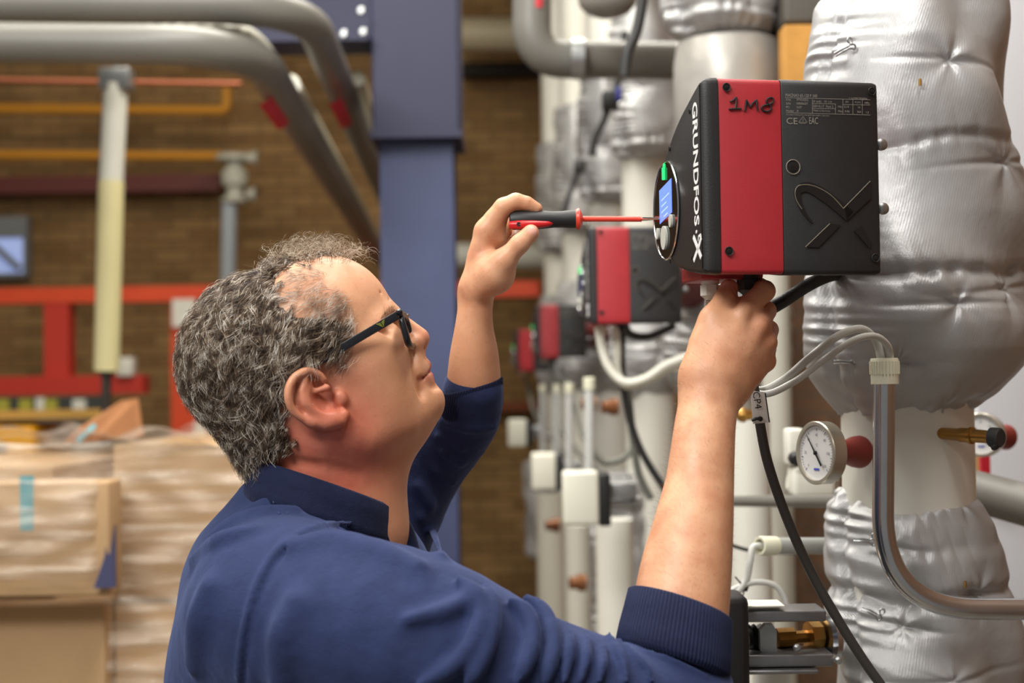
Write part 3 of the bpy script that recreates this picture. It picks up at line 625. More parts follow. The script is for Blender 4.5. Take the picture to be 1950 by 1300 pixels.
def jacket_mesh(name, prof, d, tufts, grooves, parent, res=(420, 300), pucker=1.0, seed=0):
    """prof: (pixel y, left pixel, right pixel) outline at depth d; tufts: pixel spots pulled in; grooves: (pixel y, depth mm, width mm)"""
    prof = np.array(prof, float); ys = prof[:, 0]; NT, NR = res
    yy = np.linspace(ys[0], ys[-1], NR)
    def sm(c):
        v = np.interp(yy, ys, c); k = max(3, NR // 60) | 1; return np.convolve(np.pad(v, k // 2, 'edge'), np.ones(k) / k, 'valid')
    Lf, Rt = sm(prof[:, 1]), sm(prof[:, 2])
    cx = (Lf + Rt) / 2; rad = (Rt - Lf) / 2 * d / FPX
    C = np.array([P(a, b, d) for a, b in zip(cx, yy)]); C[:, 1] = C[:, 1].mean()
    th = np.linspace(0, 2 * math.pi, NT, endpoint=False)               # th = 0 faces the camera
    X = C[:, None, 0] + rad[:, None] * np.sin(th)[None]; Y = C[:, None, 1] - rad[:, None] * np.cos(th)[None]; Z = np.repeat(C[:, 2][:, None], NT, 1)
    arc = (th + math.pi) % (2 * math.pi) - math.pi
    R0 = rad.mean(); U = arc[None] * R0 * np.ones((NR, 1)); Wz = Z
    D = np.zeros_like(X)
    r_ = np.random.default_rng(seed)
    for _ in range(26):                                                # broad soft creases
        f = r_.uniform(8, 60); a = r_.uniform(0, 6.28); k = max(1, round(f * R0 * math.cos(a))) if abs(math.cos(a)) > .2 else 0
        D += .0035 / (f / 14) ** .9 * np.sin(k * th[None] + f * math.sin(a) * Wz + r_.uniform(0, 6.28) + 1.5 * np.sin(9 * Wz + 2 * arc[None]))
    for py, dm, wd in grooves:
        z0 = P(cx.mean(), py, d)[2]; zz = Wz - z0 - .006 * np.sin(2 * arc[None] + py) - .003 * np.sin(5 * arc[None] + 1)
        D -= dm * mm * np.exp(-(zz / (wd * mm)) ** 2) * (1 + .35 * np.sin(arc[None] * 17 + 3 * np.sin(arc[None] * 5)))
        D += pucker * .0016 * np.exp(-(zz / (wd * 3.2 * mm)) ** 2) * np.abs(np.sin(arc[None] * 8 + 3.5 * np.sin(3 * arc[None]) + 30 * zz))
    for (px, py, dm, wd) in tufts:
        q = P(px, py, d); s = (q[0] - P(np.interp(py, yy, cx), py, d)[0]) / (np.interp(py, yy, rad)); s = max(-.98, min(.98, s * .93)); a0 = math.asin(s)
        du = (arc[None] - a0) * R0; dz = Wz - q[2]; rr = np.sqrt(du ** 2 + dz ** 2) + 1e-6; ph = np.arctan2(dz, du)
        D -= dm * mm * np.exp(-(rr / (wd * mm)) ** 1.15); D += .0030 * np.exp(-(rr / (wd * 1.7 * mm)) ** 2) * (np.abs(np.sin(ph * 2 + .6)) * .8 - .4 + .5 * np.sin(ph * 5 + px)) * np.clip(rr / .008, 0, 1)
        D -= .0035 * np.exp(-(dz - .10 * du * math.sin(px)) ** 2 / .004 ** 2) * np.exp(-(rr / (wd * 2.4 * mm)) ** 2)
    e = np.minimum(np.arange(NR), NR - 1 - np.arange(NR)) / NR          # gathered hems
    D += pucker * .0016 * np.exp(-(e[:, None] / .03) ** 2) * np.sin(th[None] * 19 + 4 * np.sin(th[None] * 3)) + .0012 * np.sin(th[None] * 7 + 1) * np.exp(-(e[:, None] / .1) ** 2)
    # laced opening down the left side
    la = -1.12; du = (arc[None] - la - .10 * np.sin(Wz * 16)) * R0
    D -= .012 * np.exp(-(du / .010) ** 2); D += pucker * .0042 * np.exp(-(du / .045) ** 2) * np.sin(Wz * 260 + 40 * du + 3 * np.sin(Wz * 60)) * np.sin(Wz * 90 + 2)
    X += D * np.sin(th)[None]; Y -= D * np.cos(th)[None]
    v = np.stack([X, Y, Z], -1).reshape(-1, 3); i = np.arange(NR - 1)[:, None] * NT; j = np.arange(NT)[None]; j2 = (j + 1) % NT
    f = np.stack([i + j, i + j2, i + NT + j2, i + NT + j], -1).reshape(-1, 4)[:, ::-1]
    # closed ends
    b = len(v); v = np.concatenate([v, C[:1], C[-1:]]); f = f.tolist() + [(b, (k + 1) % NT, k) for k in range(NT)] + [(b + 1, (NR - 1) * NT + k, (NR - 1) * NT + (k + 1) % NT) for k in range(NT)]
    o = link_mesh(name, v, f, JK, parent); me = o.data; uvl = me.uv_layers.new(name='UVMap')
    uu = np.concatenate([U.ravel(), [0, 0]]); ww = np.concatenate([Wz.ravel(), [0, 0]]); li = np.zeros(len(me.loops), int); me.loops.foreach_get('vertex_index', li)
    uvl.data.foreach_set('uv', np.stack([uu[li], ww[li]], 1).astype(np.float32).ravel())
    bm = bmesh.new(); bm.from_mesh(me); bmesh.ops.recalc_face_normals(bm, faces=bm.faces[:]); bm.to_mesh(me); bm.free()
    return o
D1 = 1.62
def station(label_pipe):
    t = thing('vertical_pipe', label_pipe, 'pipe', tuple(P(1728, 850, D1) * V(1, 1, 0)))
    x0 = P(1728, 850, D1); MB().tube([V(x0[0], x0[1], .05), V(x0[0], x0[1], 4.6)], .0735, 48).build('pipe', WHITEP, t)
    return t
ps = station('white vertical pipe carrying the nearest padded silver jackets')
JU = thing('insulation_jacket', 'big padded silver jacket on the pipe right behind the nearest pump box', 'jacket', tuple(P(1740, 790, D1)))
jacket_mesh('padding', [(-22, 1620, 1850), (-14, 1596, 1880), (5, 1578, 1898), (60, 1552, 1908), (110, 1536, 1914), (200, 1530, 1922), (280, 1528, 1928), (292, 1530, 1926), (340, 1530, 1938), (420, 1528, 1948), (505, 1530, 1950), (528, 1534, 1946),
                        (560, 1528, 1946), (620, 1522, 1950), (670, 1526, 1944), (715, 1542, 1924), (750, 1572, 1902), (775, 1598, 1872), (788, 1612, 1850)], D1,
            [(1752, 157, 13, 26), (1756, 590, 13, 26), (1880, 330, 6, 30), (1650, 690, 6, 18), (1765, 772, 6, 16), (1850, 765, 7, 18), (1880, 560, 7, 30)], [(526, 7, 7), (295, 3, 6)], JU, (520, 460), .8, 3)
JL = thing('insulation_jacket', 'lower padded silver jacket below the dial thermometer', 'jacket', tuple(P(1740, 1300, D1)))
jacket_mesh('padding', [(928, 1618, 1850), (934, 1602, 1868), (955, 1588, 1886), (990, 1578, 1906), (1050, 1574, 1918), (1095, 1582, 1922), (1118, 1592, 1920), (1150, 1584, 1926), (1200, 1584, 1936), (1260, 1594, 1946), (1330, 1600, 1952), (1500, 1600, 1950), (1700, 1604, 1940), (1730, 1625, 1900)], D1,
            [(1838, 1112, 12, 22), (1700, 950, 5, 14), (1810, 945, 7, 16), (1670, 1170, 6, 16), (1760, 1260, 6, 30), (1650, 1028, 6, 14)], [(948, 6, 6), (1030, 2, 8), (1118, 5, 8)], JL, (520, 460), .9, 11)
MB().tube([P(1752, 150, 1.495), P(1752, 163, 1.495)], .0016, 8).build('tuft_thread', BRASS, JU); MB().tube([P(1756, 583, 1.495), P(1756, 597, 1.495)], .0016, 8).build('tuft_thread', BRASS, JU); MB().tube([P(1838, 1106, 1.515), P(1838, 1118, 1.515)], .0016, 8).build('tuft_thread', BRASS, JL)
def hook(px, py, d, ang, par):
    ca, sa = math.cos(ang), math.sin(ang); W = lambda a, b, c=0: P(px + (a * ca - b * sa), py + (a * sa + b * ca), d - c)
    mb = MB(); q, _ = smooth_path([W(-34, 3), W(-20, 2, .004), W(-4, 3, .004), W(4, 8, .004), W(8, 2, .005), W(2, -4, .005), W(-4, -2, .004), W(-20, -3, .003), W(-34, -3)], 1, 5); mb.tube(q, .0011, 8)
    q, _ = smooth_path([W(2, 0, .004), W(8, -10, .004), W(5, -16, .004), W(-1, -12, .004), W(2, -4, .003)], 1, 5); mb.tube(q, .0009, 8); mb.build('lacing_hook', GALV, par)
hook(1620, 88, 1.535, -.5, JU); hook(1622, 690, 1.53, 0, JU); hook(1660, 1030, 1.54, .1, JL); hook(1672, 1172, 1.53, .45, JL); hook(1640, 532, 1.53, -.2, JU)

# the same pair repeats down the row
row = [((-.02, 1.31, 0), 'second in the row'), ((-.045, 2.55, 0), 'third in the row'), ((-.09, 3.55, 0), 'fourth in the row'), ((-.15, 4.55, 0), 'fifth in the row'), ((-.21, 5.5, 0), 'last in the row')]
JT = thing('insulation_jacket', 'padded silver jacket high up, laced hem just above the nearest pump box', 'jacket', tuple(P(1380, 60, 2.93)))
jacket_mesh('padding', [(-420, 1262, 1492), (-200, 1258, 1496), (-60, 1260, 1496), (0, 1262, 1496), (50, 1270, 1490), (72, 1290, 1474), (78, 1310, 1450)], 2.93, [(1420, 20, 9, 30), (1330, -100, 12, 30)], [(35, 6, 10)], JT, (300, 220), 1.8, 5)
wr = thing('pipe_wrap', 'pale grey foil wrap around the pipe under the high laced jacket', 'wrap', tuple(P(1390, 100, 2.93)))
MB().lathe(P(1386, 76, 2.93), -EZ, [(0, .085), (.01, .105), (.05, .112), (.09, .113), (.11, .112), (.24, .114), (.26, .10)], 48).build('foil', mat('foil_wrap', srgb(176, 172, 166), .4, .3, noise=(20, .08), bump=(25, .8)), wr)
for k, (of, nm) in enumerate(row):
    c = copy_tree(ps, None, of); c['label'] = 'white vertical pipe carrying silver jackets, ' + nm + ' from the front'
    c = copy_tree(JU, None, of); c['label'] = 'padded silver jacket at pump height, ' + nm + ' from the front'
    c = copy_tree(JL, None, V(*of) + V(-.02, .1, -.30)) if k == 0 else None
    if c is not None: c['label'] = 'blurred lower silver jacket behind the near forearm, second from the front'
    if k >= 1:
        c = copy_tree(JL, None, V(*of) + V(-.10, 0, -.10 - .04 * k)); c['label'] = 'blurred lower silver jacket, ' + nm + ' from the front'
        c = copy_tree(JT, None, (of[0] + .02, of[1] - 1.31, -.05)); c['label'] = 'blurred high silver jacket, ' + nm + ' from the front'
for o in list(bpy.data.objects):
    if o.parent is None and o.get('category') == 'jacket': o['group'] = 'padded insulation jackets'
    if o.parent is None and o.name.startswith('vertical_pipe'): o['group'] = 'jacketed vertical pipes'
    if o.parent is None and o.name.startswith('insulation_jacket') and o is not JU and 'lower' not in o['label'] and o is not JT: pass

# ---------------------------------------------------------------- dial thermometer
def dial(label, c, n_, r, stem_to):
    n_ = n_ / np.linalg.norm(n_); t = thing('dial_thermometer', label, 'thermometer', tuple(c)); rt = np.cross(EZ, n_); rt /= np.linalg.norm(rt); up = np.cross(n_, rt)
    if rt @ CR < 0: rt = -rt
    MB().lathe(c - n_ * .014, n_, [(0, r * .75), (.0, r), (.013, r * 1.0), (.0155, r * 1.01), (.0165, r * .98), (.0165, r * .88), (.012, r * .87)], 48).build('case', mat('case_steel', srgb(200, 192, 176), .3, .7), t)
    MB().lathe(c - n_ * .001, n_, [(0, r * .87), (.0006, r * .87)], 48).build('dial_face', mat('dial_white', srgb(236, 236, 234), .4), t, smooth=False)
    mb = MB()
    for k in range(41):
        a = math.radians(225 - 270 * k / 40); L_ = .10 if k % 5 == 0 else .05
        strip(mb, [c + (rt * math.cos(a) + up * math.sin(a)) * r * s + n_ * .0001 for s in (.80 - L_, .80)], .0005 if k % 5 else .0008, n_, .0002)
    for k, s in enumerate(('0', '20', '40', '60', '80', '100', '120')):
        a = math.radians(225 - 270 * k / 6); put_text(mb, s, c + (rt * math.cos(a) + up * math.sin(a)) * r * .58 + n_ * .0002, rt, up, h=.0028, center=True)
    put_text(mb, '°C', c + up * r * .25 + n_ * .0002, rt, up, h=.0030, center=True); mb.build('scale_print', mat('scale_grey', srgb(110, 110, 125), .5), t, smooth=False)
    mb = MB(); strip(mb, [c - up * r * .52 - rt * .0045 + n_ * .0002, c - up * r * .52 + rt * .0045 + n_ * .0002], .0024, n_, .0001); mb.build('maker_mark', mat('blue_print', srgb(70, 90, 190), .5), t, smooth=False)
    mb = MB(); a = math.radians(128); dn = rt * math.cos(a) + up * math.sin(a); strip(mb, [c + dn * r * .72 + n_ * .002, c + n_ * .002, c - dn * r * .35 + n_ * .002, c - dn * r * .5 + n_ * .002], [.0006, .0022, .0022, .0026], n_, .0004)
    mb.lathe(c + n_ * .001, n_, [(0, .0022), (.002, .0022), (.0024, .001)], 16); mb.build('needle', DARK, t, smooth=False)
    RB = mat('red_brown_sleeve', srgb(134, 52, 44), .55); ax = stem_to - (c - n_ * .013); Ls = np.linalg.norm(ax)
    MB().lathe(c - n_ * .013, ax, [(0, .010), (Ls * .3, .0098), (Ls * .34, .0125), (Ls * .6, .0128), (Ls * .85, .017), (Ls, .018)], 28).build('stem', RB, t); return t
dial('white dial thermometer with red-brown stem on the bare pipe between the jackets', P(1555, 862, 1.515), V(-.90, -.43, .02), .0335, P(1636, 860, 1.566))
dial('second white dial thermometer, mostly hidden behind the black capped brass nipple', P(1868, 828, 1.95), V(-.62, -.78, 0), .030, P(1915, 832, 2.0))
o = thing('red_tag', 'small red tag strip behind the pipe at the right', 'tag', tuple(P(1878, 890, 2.1))); MB().box(*pbox(1869, 1886, 868, 916, 2.1, .01)).build('plate', REDS, o, smooth=False)
o = thing('wooden_batten', 'piece of light brown board seen just right of the bare pipe', 'board', tuple(P(1860, 900, 2.2))); MB().box(*pbox(1846, 1870, 862, 930, 2.2, .03)).build('board', mat('board_tan', srgb(190, 146, 96), .7), o, smooth=False)
nb = thing('brass_nipple', 'brass test nipple with black cap on the bare pipe', 'valve', tuple(P(1785, 824, 1.56)))
a, b = P(1783, 824, 1.556), P(1888, 832, 1.505); ax = b - a; Ln = np.linalg.norm(ax)
MB().lathe(a, ax, [(0, .0062), (Ln * .42, .0068), (Ln * .44, .0078), (Ln * .6, .0078), (Ln * .62, .0092), (Ln * .67, .0092), (Ln * .68, .0072), (Ln * .98, .0068)], 28).build('stem', BRASS, nb)
MB().lathe(b - ax * .02, ax, [(0, .0085), (.001, .0105), (.011, .0105), (.0125, .009)], 26).lathe(P(1892, 846, 1.50), V(.2, -.9, -.6), [(0, .004), (.004, .005), (.006, .003)], 14).build('cap', RUB, nb)

# ---------------------------------------------------------------- bent conduit, cables, label
cd = thing('steel_conduit', 'shiny steel conduit dropping from a cream coupling and bending right', 'conduit', tuple(P(1685, 735, 1.44)))
MB().tube(elbow(P(1684, 700, 1.44), P(1680, 1158, 1.44), P(2100, 1160, 1.45), .098, 36), .0109, 32).build('tube', STEEL, cd)
mb = MB(); c0_ = P(1685, 731, 1.44); mb.lathe(c0_, EZ, [(0, .0138), (.0245, .0140), (.0262, .0132), (.0262, .0105), (.018, .0105)], 40)
for k in range(26):
    a = 2 * math.pi * k / 26; mb.box(c0_ + EZ * .0165 + .0140 * V(math.cos(a), math.sin(a), 0), (.0008, .0008, .0065))
mb.build('coupling', mat('cream_plastic', srgb(226, 224, 200), .42), cd)
GC = mat('grey_cable', srgb(196, 196, 190), .4)
def cable(label, pts, r, m, name='cable', sm=10, cat='cable', group=None):
    pts = [P(*q) for q in pts]; o = MB().tube(pts, r, 14, smooth_it=sm).build(name, m, None); setp(o, label, cat, group); return o
cable('thicker light grey cable arching from the wrist into the cream coupling, upper one', [(1350, 566, 1.36), (1352, 610, 1.42), (1385, 700, 1.45), (1440, 742, 1.42), (1490, 724, 1.41), (1545, 678, 1.40), (1595, 640, 1.41), (1640, 626, 1.425), (1668, 650, 1.437), (1678, 690, 1.44), (1680, 730, 1.44)], .0040, GC)
cable('thinner light grey cable running just below the thicker one into the coupling', [(1366, 566, 1.37), (1368, 620, 1.43), (1400, 715, 1.45), (1450, 750, 1.41), (1510, 728, 1.40), (1570, 684, 1.395), (1625, 648, 1.40), (1665, 640, 1.415), (1690, 658, 1.428), (1696, 690, 1.438), (1694, 730, 1.44)], .0035, GC)
cable('dark grey cable hanging from the CP4 tag down across the lower jacket', [(1400, 640, 1.42), (1425, 700, 1.41), (1437, 745, 1.40), (1446, 800, 1.40), (1462, 880, 1.41), (1496, 980, 1.42), (1540, 1080, 1.43), (1590, 1170, 1.43), (1650, 1265, 1.43), (1720, 1360, 1.43)], .0050, mat('dark_cable', srgb(62, 60, 58), .5))
hose('corrugated_hose', 'black corrugated hose running from the hand behind the nearest pump box', 'hose', [P(1425, 548, 1.358), P(1432, 572, 1.375), P(1455, 590, 1.40), P(1490, 574, 1.42), P(1535, 545, 1.46), P(1572, 527, 1.51), P(1600, 520, 1.56)], .0070, .0030, BLKP, .22)
tg = thing('cable_tag', 'white CP4 cable tag with black tie below the wrist', 'tag', tuple(P(1443, 770, 1.388)))
tr = P(1460, 740, 1.388) - P(1434, 744, 1.388); q = [P(1429, 742, 1.388), P(1456, 748, 1.388), P(1464, 804, 1.388), P(1434, 807, 1.388)]
MB().prism(q, CF * .0012).build('plate', mat('tag_white', srgb(236, 236, 232), .35), tg, smooth=False)
MB().prism([q[1] + CR * .0001, q[1] + CR * .0012, q[2] + CR * .0012, q[2] + CR * .0001], CF * .0016).build('edge', BLKP, tg, smooth=False)
dnv = P(1447, 800, 1.387) - P(1438, 745, 1.387); dnv /= np.linalg.norm(dnv); lt = np.cross(dnv, CF); lt = lt if lt @ CR > 0 else -lt
mb = MB(); put_text(mb, 'CP4', P(1433, 747, 1.3865), dnv, lt, w=.0165, h=.0068); mb.build('lettering', MARK, tg, smooth=False)
mb = MB(); mb.tube([P(1432, 800, 1.386), P(1440, 797, 1.384), P(1448, 797, 1.384)], .0016, 8); mb.lathe(P(1447, 797, 1.387), -CF, [(0, .0024), (.003, .0024), (.0034, .0012)], 14); mb.build('tie', BLKP, tg)
# ---------------------------------------------------------------- things between arm and lower jacket
pipe('white_pipe', 'white vertical pipe behind the hand, right of the arm', 'pipe', [V(*(P(1478, 700, 2.7) * V(1, 1, 0))) + EZ * .03, V(*(P(1478, 700, 2.7) * V(1, 1, 0))) + EZ * wz(420, 2.7)], .028, mat('white_pipe_dull', srgb(196, 192, 180), .5), None, 1)
pipe('cross_rail', 'light grey level rail behind the thermometer', 'rail', [P(1380, 954, 2.3), P(1620, 954, 1.72), P(1660, 954, 1.62)], .0085, GREYLAG, None, 1)
def ex_cc(t):
    a = P(1476, 1039, 1.75); b = P(1434, 1039, 1.73); MB().lathe(a, b - a, [(0, .0118), (.024, .0120), (.0265, .0112), (.0265, .0085), (.02, .0085)], 30).build('coupling', MATS['cream_plastic'], t)
pipe('level_conduit', 'grey level conduit with cream coupling left of the lower jacket', 'conduit', [P(1474, 1039, 1.75), P(1600, 1039, 1.80)], .0105, mat('grey_conduit', srgb(166, 168, 164), .4), None, 1, extra=ex_cc)
cable('light grey cable dropping out of the level conduit coupling', [(1455, 1039, 1.74), (1434, 1042, 1.735), (1428, 1070, 1.73), (1420, 1105, 1.73), (1395, 1135, 1.73), (1360, 1150, 1.75)], .0042, GC)
cable('thin grey cable looping right over the bottom valve', [(1370, 1135, 1.73), (1405, 1118, 1.73), (1440, 1108, 1.73), (1475, 1114, 1.73), (1494, 1140, 1.73), (1500, 1170, 1.73)], .0036, GC)
o = MB().lathe(P(1416, 1116, 1.735), V(.3, -.2, .9), [(-.004, .0062), (.004, .0062)], 14).tube([P(1416, 1116, 1.73), P(1400, 1098, 1.725)], .001, 6).tube([P(1418, 1116, 1.73), P(1412, 1150, 1.725)], .001, 6).build('cable_tie', BLKP, None); setp(o, 'black cable tie around the two thin grey cables', 'cable tie')
cable('thin dark cable behind the level conduit', [(1385, 1035, 2.1), (1430, 1048, 2.1), (1500, 1052, 2.1), (1590, 1048, 2.1)], .0028, BLKP)
wv = thing('ball_valve', 'white ball valve body with black handle behind the dial thermometer', 'valve', tuple(P(1540, 900, 2.0)))
mb = MB(); mb.box(P(1512, 850, 2.0), (.012, .02, .026), None, .005); mb.box(P(1545, 915, 2.0), (.030, .025, .022), None, .008); mb.lathe(P(1500, 915, 2.02), V(1, 0, -.15), [(0, .012), (.01, .016), (.05, .018), (.07, .014)], 20); mb.build('body', WHITE, wv)
MB().lathe(P(1513, 872, 1.97), -CF, [(0, .010), (.012, .010), (.016, .006)], 8).build('handle', BLKP, wv)
MB().lathe(P(1585, 870, 2.0), EX, [(0, .02), (.02, .02), (.022, .012), (.05, .012)], 20).build('coupling', BLKP, wv)
bv_ = thing('brass_fitting', 'small brass fitting just left of the CP4 tag', 'fitting', tuple(P(1415, 790, 2.1))); MB().lathe(P(1404, 790, 2.1), EX, [(0, .008), (.006, .011), (.012, .011), (.014, .008), (.04, .007)], 8).build('fitting', BRASS, bv_)

va = thing('valve_actuator', 'steel bracketed valve with black housing at the bottom beside the lower jacket', 'valve', tuple(P(1490, 1300, 1.55)))
mb = MB(); mb.box(P(1372, 1240, 1.50), (.027, .028, .062), None, .009); mb.build('housing', BLKP, va)
def bar(x0, x1, y0, y1, d, th, m, nm, bev=.002, lb=None): c, h = pbox(x0, x1, y0, y1, d, th); MB().box(c, h, None, bev).build(nm, m, va, label=lb)
GS_ = mat('grey_steel', srgb(140, 140, 142), .35, .8, noise=(40, .1))
bar(1412, 1574, 1163, 1184, 1.50, .05, GS_, 'yoke_bar'); bar(1412, 1588, 1246, 1270, 1.50, .05, GS_, 'yoke_bar'); bar(1412, 1560, 1276, 1284, 1.49, .05, GS_, 'yoke_bar')
c, h = pbox(1418, 1494, 1146, 1162, 1.50, .04); MB().box((c[0] , c[1] , wz(1163, 1.50) + .0012), (h[0], .021, .0006)).build('label_plate', WHITE, va, smooth=False, label='white blank label')
MB().prism([P(1447, 1200, 1.515), P(1458, 1189, 1.515), P(1472, 1189, 1.515), P(1479, 1200, 1.515), P(1479, 1240, 1.515), P(1468, 1252, 1.515), P(1458, 1248, 1.515), P(1448, 1238, 1.515)], CF * .012).build('nut_plate', GALV, va, smooth=False)
MB().lathe(P(1420, 1215, 1.54), EX, [(0, .012), (.004, .015), (.006, .012), (.010, .015), (.012, .012), (.018, .015), (.02, .012), (.026, .014)], 20).build('spring', BLKP, va)
MB().lathe(P(1478, 1215, 1.54), EX, [(0, .011), (.02, .011), (.021, .007), (.036, .007), (.037, .017), (.050, .017), (.052, .012), (.058, .012)], 8).build('stem', BRASS, va)
MB().lathe(P(1572, 1215, 1.54), EX, [(0, .02), (.004, .024), (.010, .024), (.014, .02)], 24).build('collar', STEEL, va)
for x, y in ((1595, 1256), (1517, 1232)): MB().lathe(P(x, y, 1.50), -CF, [(0, .004), (.004, .004), (.006, .002)], 10).build('bolt', GALV, va)
pipe('valve_pipe', 'white vertical pipe below the steel bracketed valve', 'pipe', [P(1470, 1262, 1.60), P(1470, 1900, 1.60)], .022, WHITEP, None, 1)

# ---------------------------------------------------------------- blurred far part of the row
DUCTW = mat('white_duct', srgb(236, 234, 222), .4)
o = pipe('white_riser', 'broad bright white vertical duct behind the screwdriver', 'duct', [V(wx(1110, 7.4), 7.4, .02), V(wx(1110, 7.4), 7.4, 4.9)], .165, DUCTW, None, 1)
def ex_u(t):
    sticker_on(t, P(1024, -20, 3.4), P(1022, 22, 3.4), .045, .55, REDS); strap(t, P(1100, 112, 3.4), CR, .046, .03)
pipe('hanging_pipe', 'grey clad pipe dropping at the top centre and bending right, red mark on it', 'pipe', elbow(P(1016, -400, 3.4), P(1012, 112, 3.4), P(1290, 116, 3.5), .085, 16), .046, GREYLAG, None, 1, extra=ex_u)
o = thing('expansion_vessel', 'rounded grey vessel bottom cut by the top edge, right of the hanging pipe', 'vessel', tuple(P(1157, 30, 3.2)))
MB().lathe(P(1157, 34, 3.2), EZ, [(0, .004), (.003, .025), (.012, .048), (.028, .063), (.05, .068), (.4, .068)], 36).build('shell', mat('vessel_grey', srgb(142, 138, 132), .4), o)
pipe('ceiling_pipe', 'pale level pipe on the wall right of the blue column top', 'pipe', [P(870, 66, 8.2), P(1300, 70, 8.2)], .10, mat('pale_brown_pipe', srgb(170, 158, 132), .5), None, 1)
pipe('wall_rail', 'pale grey level pipe behind the hand holding the screwdriver', 'pipe', [P(860, 487, 8.3), P(1060, 489, 8.3)], .075, mat('grey_white_pipe', srgb(206, 206, 196), .5), None, 1)
o = thing('wall_beam', 'dark level beam on the brick below the pale pipe', 'beam', tuple(P(940, 130, 8.5))); MB().box(*pbox(870, 1060, 118, 142, 8.6, .1)).build('web', mat('dark_beam', srgb(34, 28, 24), .8), o, smooth=False)
o = thing('wall_beam', 'narrow red-brown beam on the brick under the farthest pump box', 'beam', tuple(P(980, 772, 8.5))); MB().box(*pbox(900, 1100, 764, 782, 8.6, .1)).build('web', mat('brown_beam', srgb(130, 70, 44), .8), o, smooth=False)
cable('thick black cable at the top between hanging pipe and high jacket', [(1230, -60, 2.7), (1222, 10, 2.7), (1212, 60, 2.7), (1196, 100, 2.7), (1190, 145, 2.7)], .0105, RUB)
cable('black cable with a plug left of the third jacket', [(1190, 60, 3.8), (1180, 140, 3.8), (1168, 182, 3.8), (1158, 205, 3.8), (1150, 230, 3.8), (1134, 262, 3.8), (1128, 296, 3.8)], .0095, RUB)
o = thing('cable_plug', 'black and blue cable plug above the black cable beside the white duct', 'plug', tuple(P(1166, 190, 3.75))); MB().box(P(1162, 192, 3.78), (.022, .02, .026), None, .008).build('body', BLKP, o); MB().box(P(1178, 180, 3.77), (.008, .012, .018), None, .003).build('clip', mat('blue_plastic', srgb(44, 50, 130), .4), o)
cable('thin black cable in front of the white duct', [(1106, 306, 4.8), (1100, 330, 4.8), (1088, 362, 4.8), (1076, 400, 4.8), (1070, 430, 4.8)], .0095, RUB)
o = thing('cable_plug', 'small black plug at the top of the thin black cable', 'plug', tuple(P(1104, 315, 4.75))); MB().box(P(1104, 316, 4.78), (.02, .02, .022), None, .007).build('body', BLKP, o)
o = thing('wooden_block', 'bright orange-brown wooden block above the nearest pump box', 'wood', tuple(P(1518, 180, 2.6))); MB().box(*pbox(1494, 1552, 46, 200, 2.75, .06), None, .003).build('block', mat('fresh_wood', srgb(196, 142, 66), .6, noise=(14, .2)), o, smooth=False)
o = thing('dark_duct', 'dark grey level duct at the top behind the nearest pipe', 'duct', tuple(P(1540, 0, 2.8))); MB().box(*pbox(1492, 1640, -120, 44, 2.8, .3), None, .01).build('duct', mat('duct_grey', srgb(84, 80, 74), .6), o)
cable('black cable bundle hanging beside the wooden block', [(1640, -160, 2.2), (1606, -40, 2.2), (1590, 20, 2.2), (1566, 60, 2.2), (1554, 110, 2.2), (1556, 170, 2.2)], .014, RUB)

# white actuators standing on the valves
AC = mat('actuator_cream', srgb(228, 226, 210), .45)
def actuator(label, px, py, d):
    t = thing('actuator_box', label, 'actuator', tuple(P(px, py, d)), 'white actuator boxes low in the pipe row'); c = P(px, py, d)
    MB().box(c, (.036, .04, .053), None, .008).build('cover', AC, t); MB().box(c + V(.047, .004, -.004), (.012, .04, .052), None, .005).build('base', BLKP, t)
    MB().box(c + V(.085, .0, .012), (.028, .012, .016), None, .003).build('bracket', GALV, t); MB().lathe(c + V(.055, 0, -.016), EX, [(0, .010), (.05, .010), (.052, .016), (.065, .016)], 14).build('stem', GALV, t); return t
actuator('nearest and largest white actuator box, left of the near forearm', 1105, 946, 2.85)
actuator('middle white actuator box, behind and left of the largest one', 1035, 896, 4.2)
actuator('farthest small white actuator box beside the far sleeve cuff', 985, 824, 5.5)
pipe('white_pipe', 'broad white vertical pipe under the nearest actuator box', 'pipe', [V(wx(1165, 3.2), 3.2, .02), V(wx(1165, 3.2), 3.2, wz(990, 3.2))], .042, WHITEP, None, 1)
pipe('white_pipe', 'white vertical pipe left of the one under the nearest actuator box', 'pipe', [V(wx(1095, 3.9), 3.9, .02), V(wx(1095, 3.9), 3.9, wz(1000, 3.9))], .036, mat('white_pipe_dull', srgb(196, 192, 180), .5), None, 1)
pipe('white_pipe', 'cream vertical pipe farthest left in the lower row', 'pipe', [V(wx(1045, 4.9), 4.9, .02), V(wx(1045, 4.9), 4.9, wz(940, 4.9))], .05, mat('cream_white', srgb(206, 200, 184), .5), None, 1)
pipe('white_pipe', 'smooth white vertical pipe just right of the near forearm', 'pipe', [V(wx(1424, 2.5), 2.5, .02), V(wx(1424, 2.5), 2.5, wz(800, 2.5))], .036, WHITEP, None, 1)
pp = [(1122, 735, 840, 3.1, 'conduit nearest the second pump box'), (1084, 742, 832, 3.8, 'conduit, second from the right of the four'), (1060, 742, 826, 4.5, 'conduit, third from the right of the four'), (1033, 740, 820, 5.2, 'conduit, leftmost of the four')]
for px, y0, y1, d, lb in pp:
    def exq(t, px=px, y0=y0, d=d): MB().lathe(P(px, y0 + 6, d), EZ, [(0, .013), (.024, .013), (.026, .010)], 18).build('coupling', MATS['cream_plastic'], t)
    pipe('short_conduit', 'blurred light vertical ' + lb, 'conduit', [P(px, y0, d), P(px, y1 + 60, d)], .0105, mat('pale_conduit', srgb(200, 202, 200), .4), 'light conduits under the pump row', 1, extra=exq)
WC = mat('white_cable', srgb(230, 228, 214), .4)
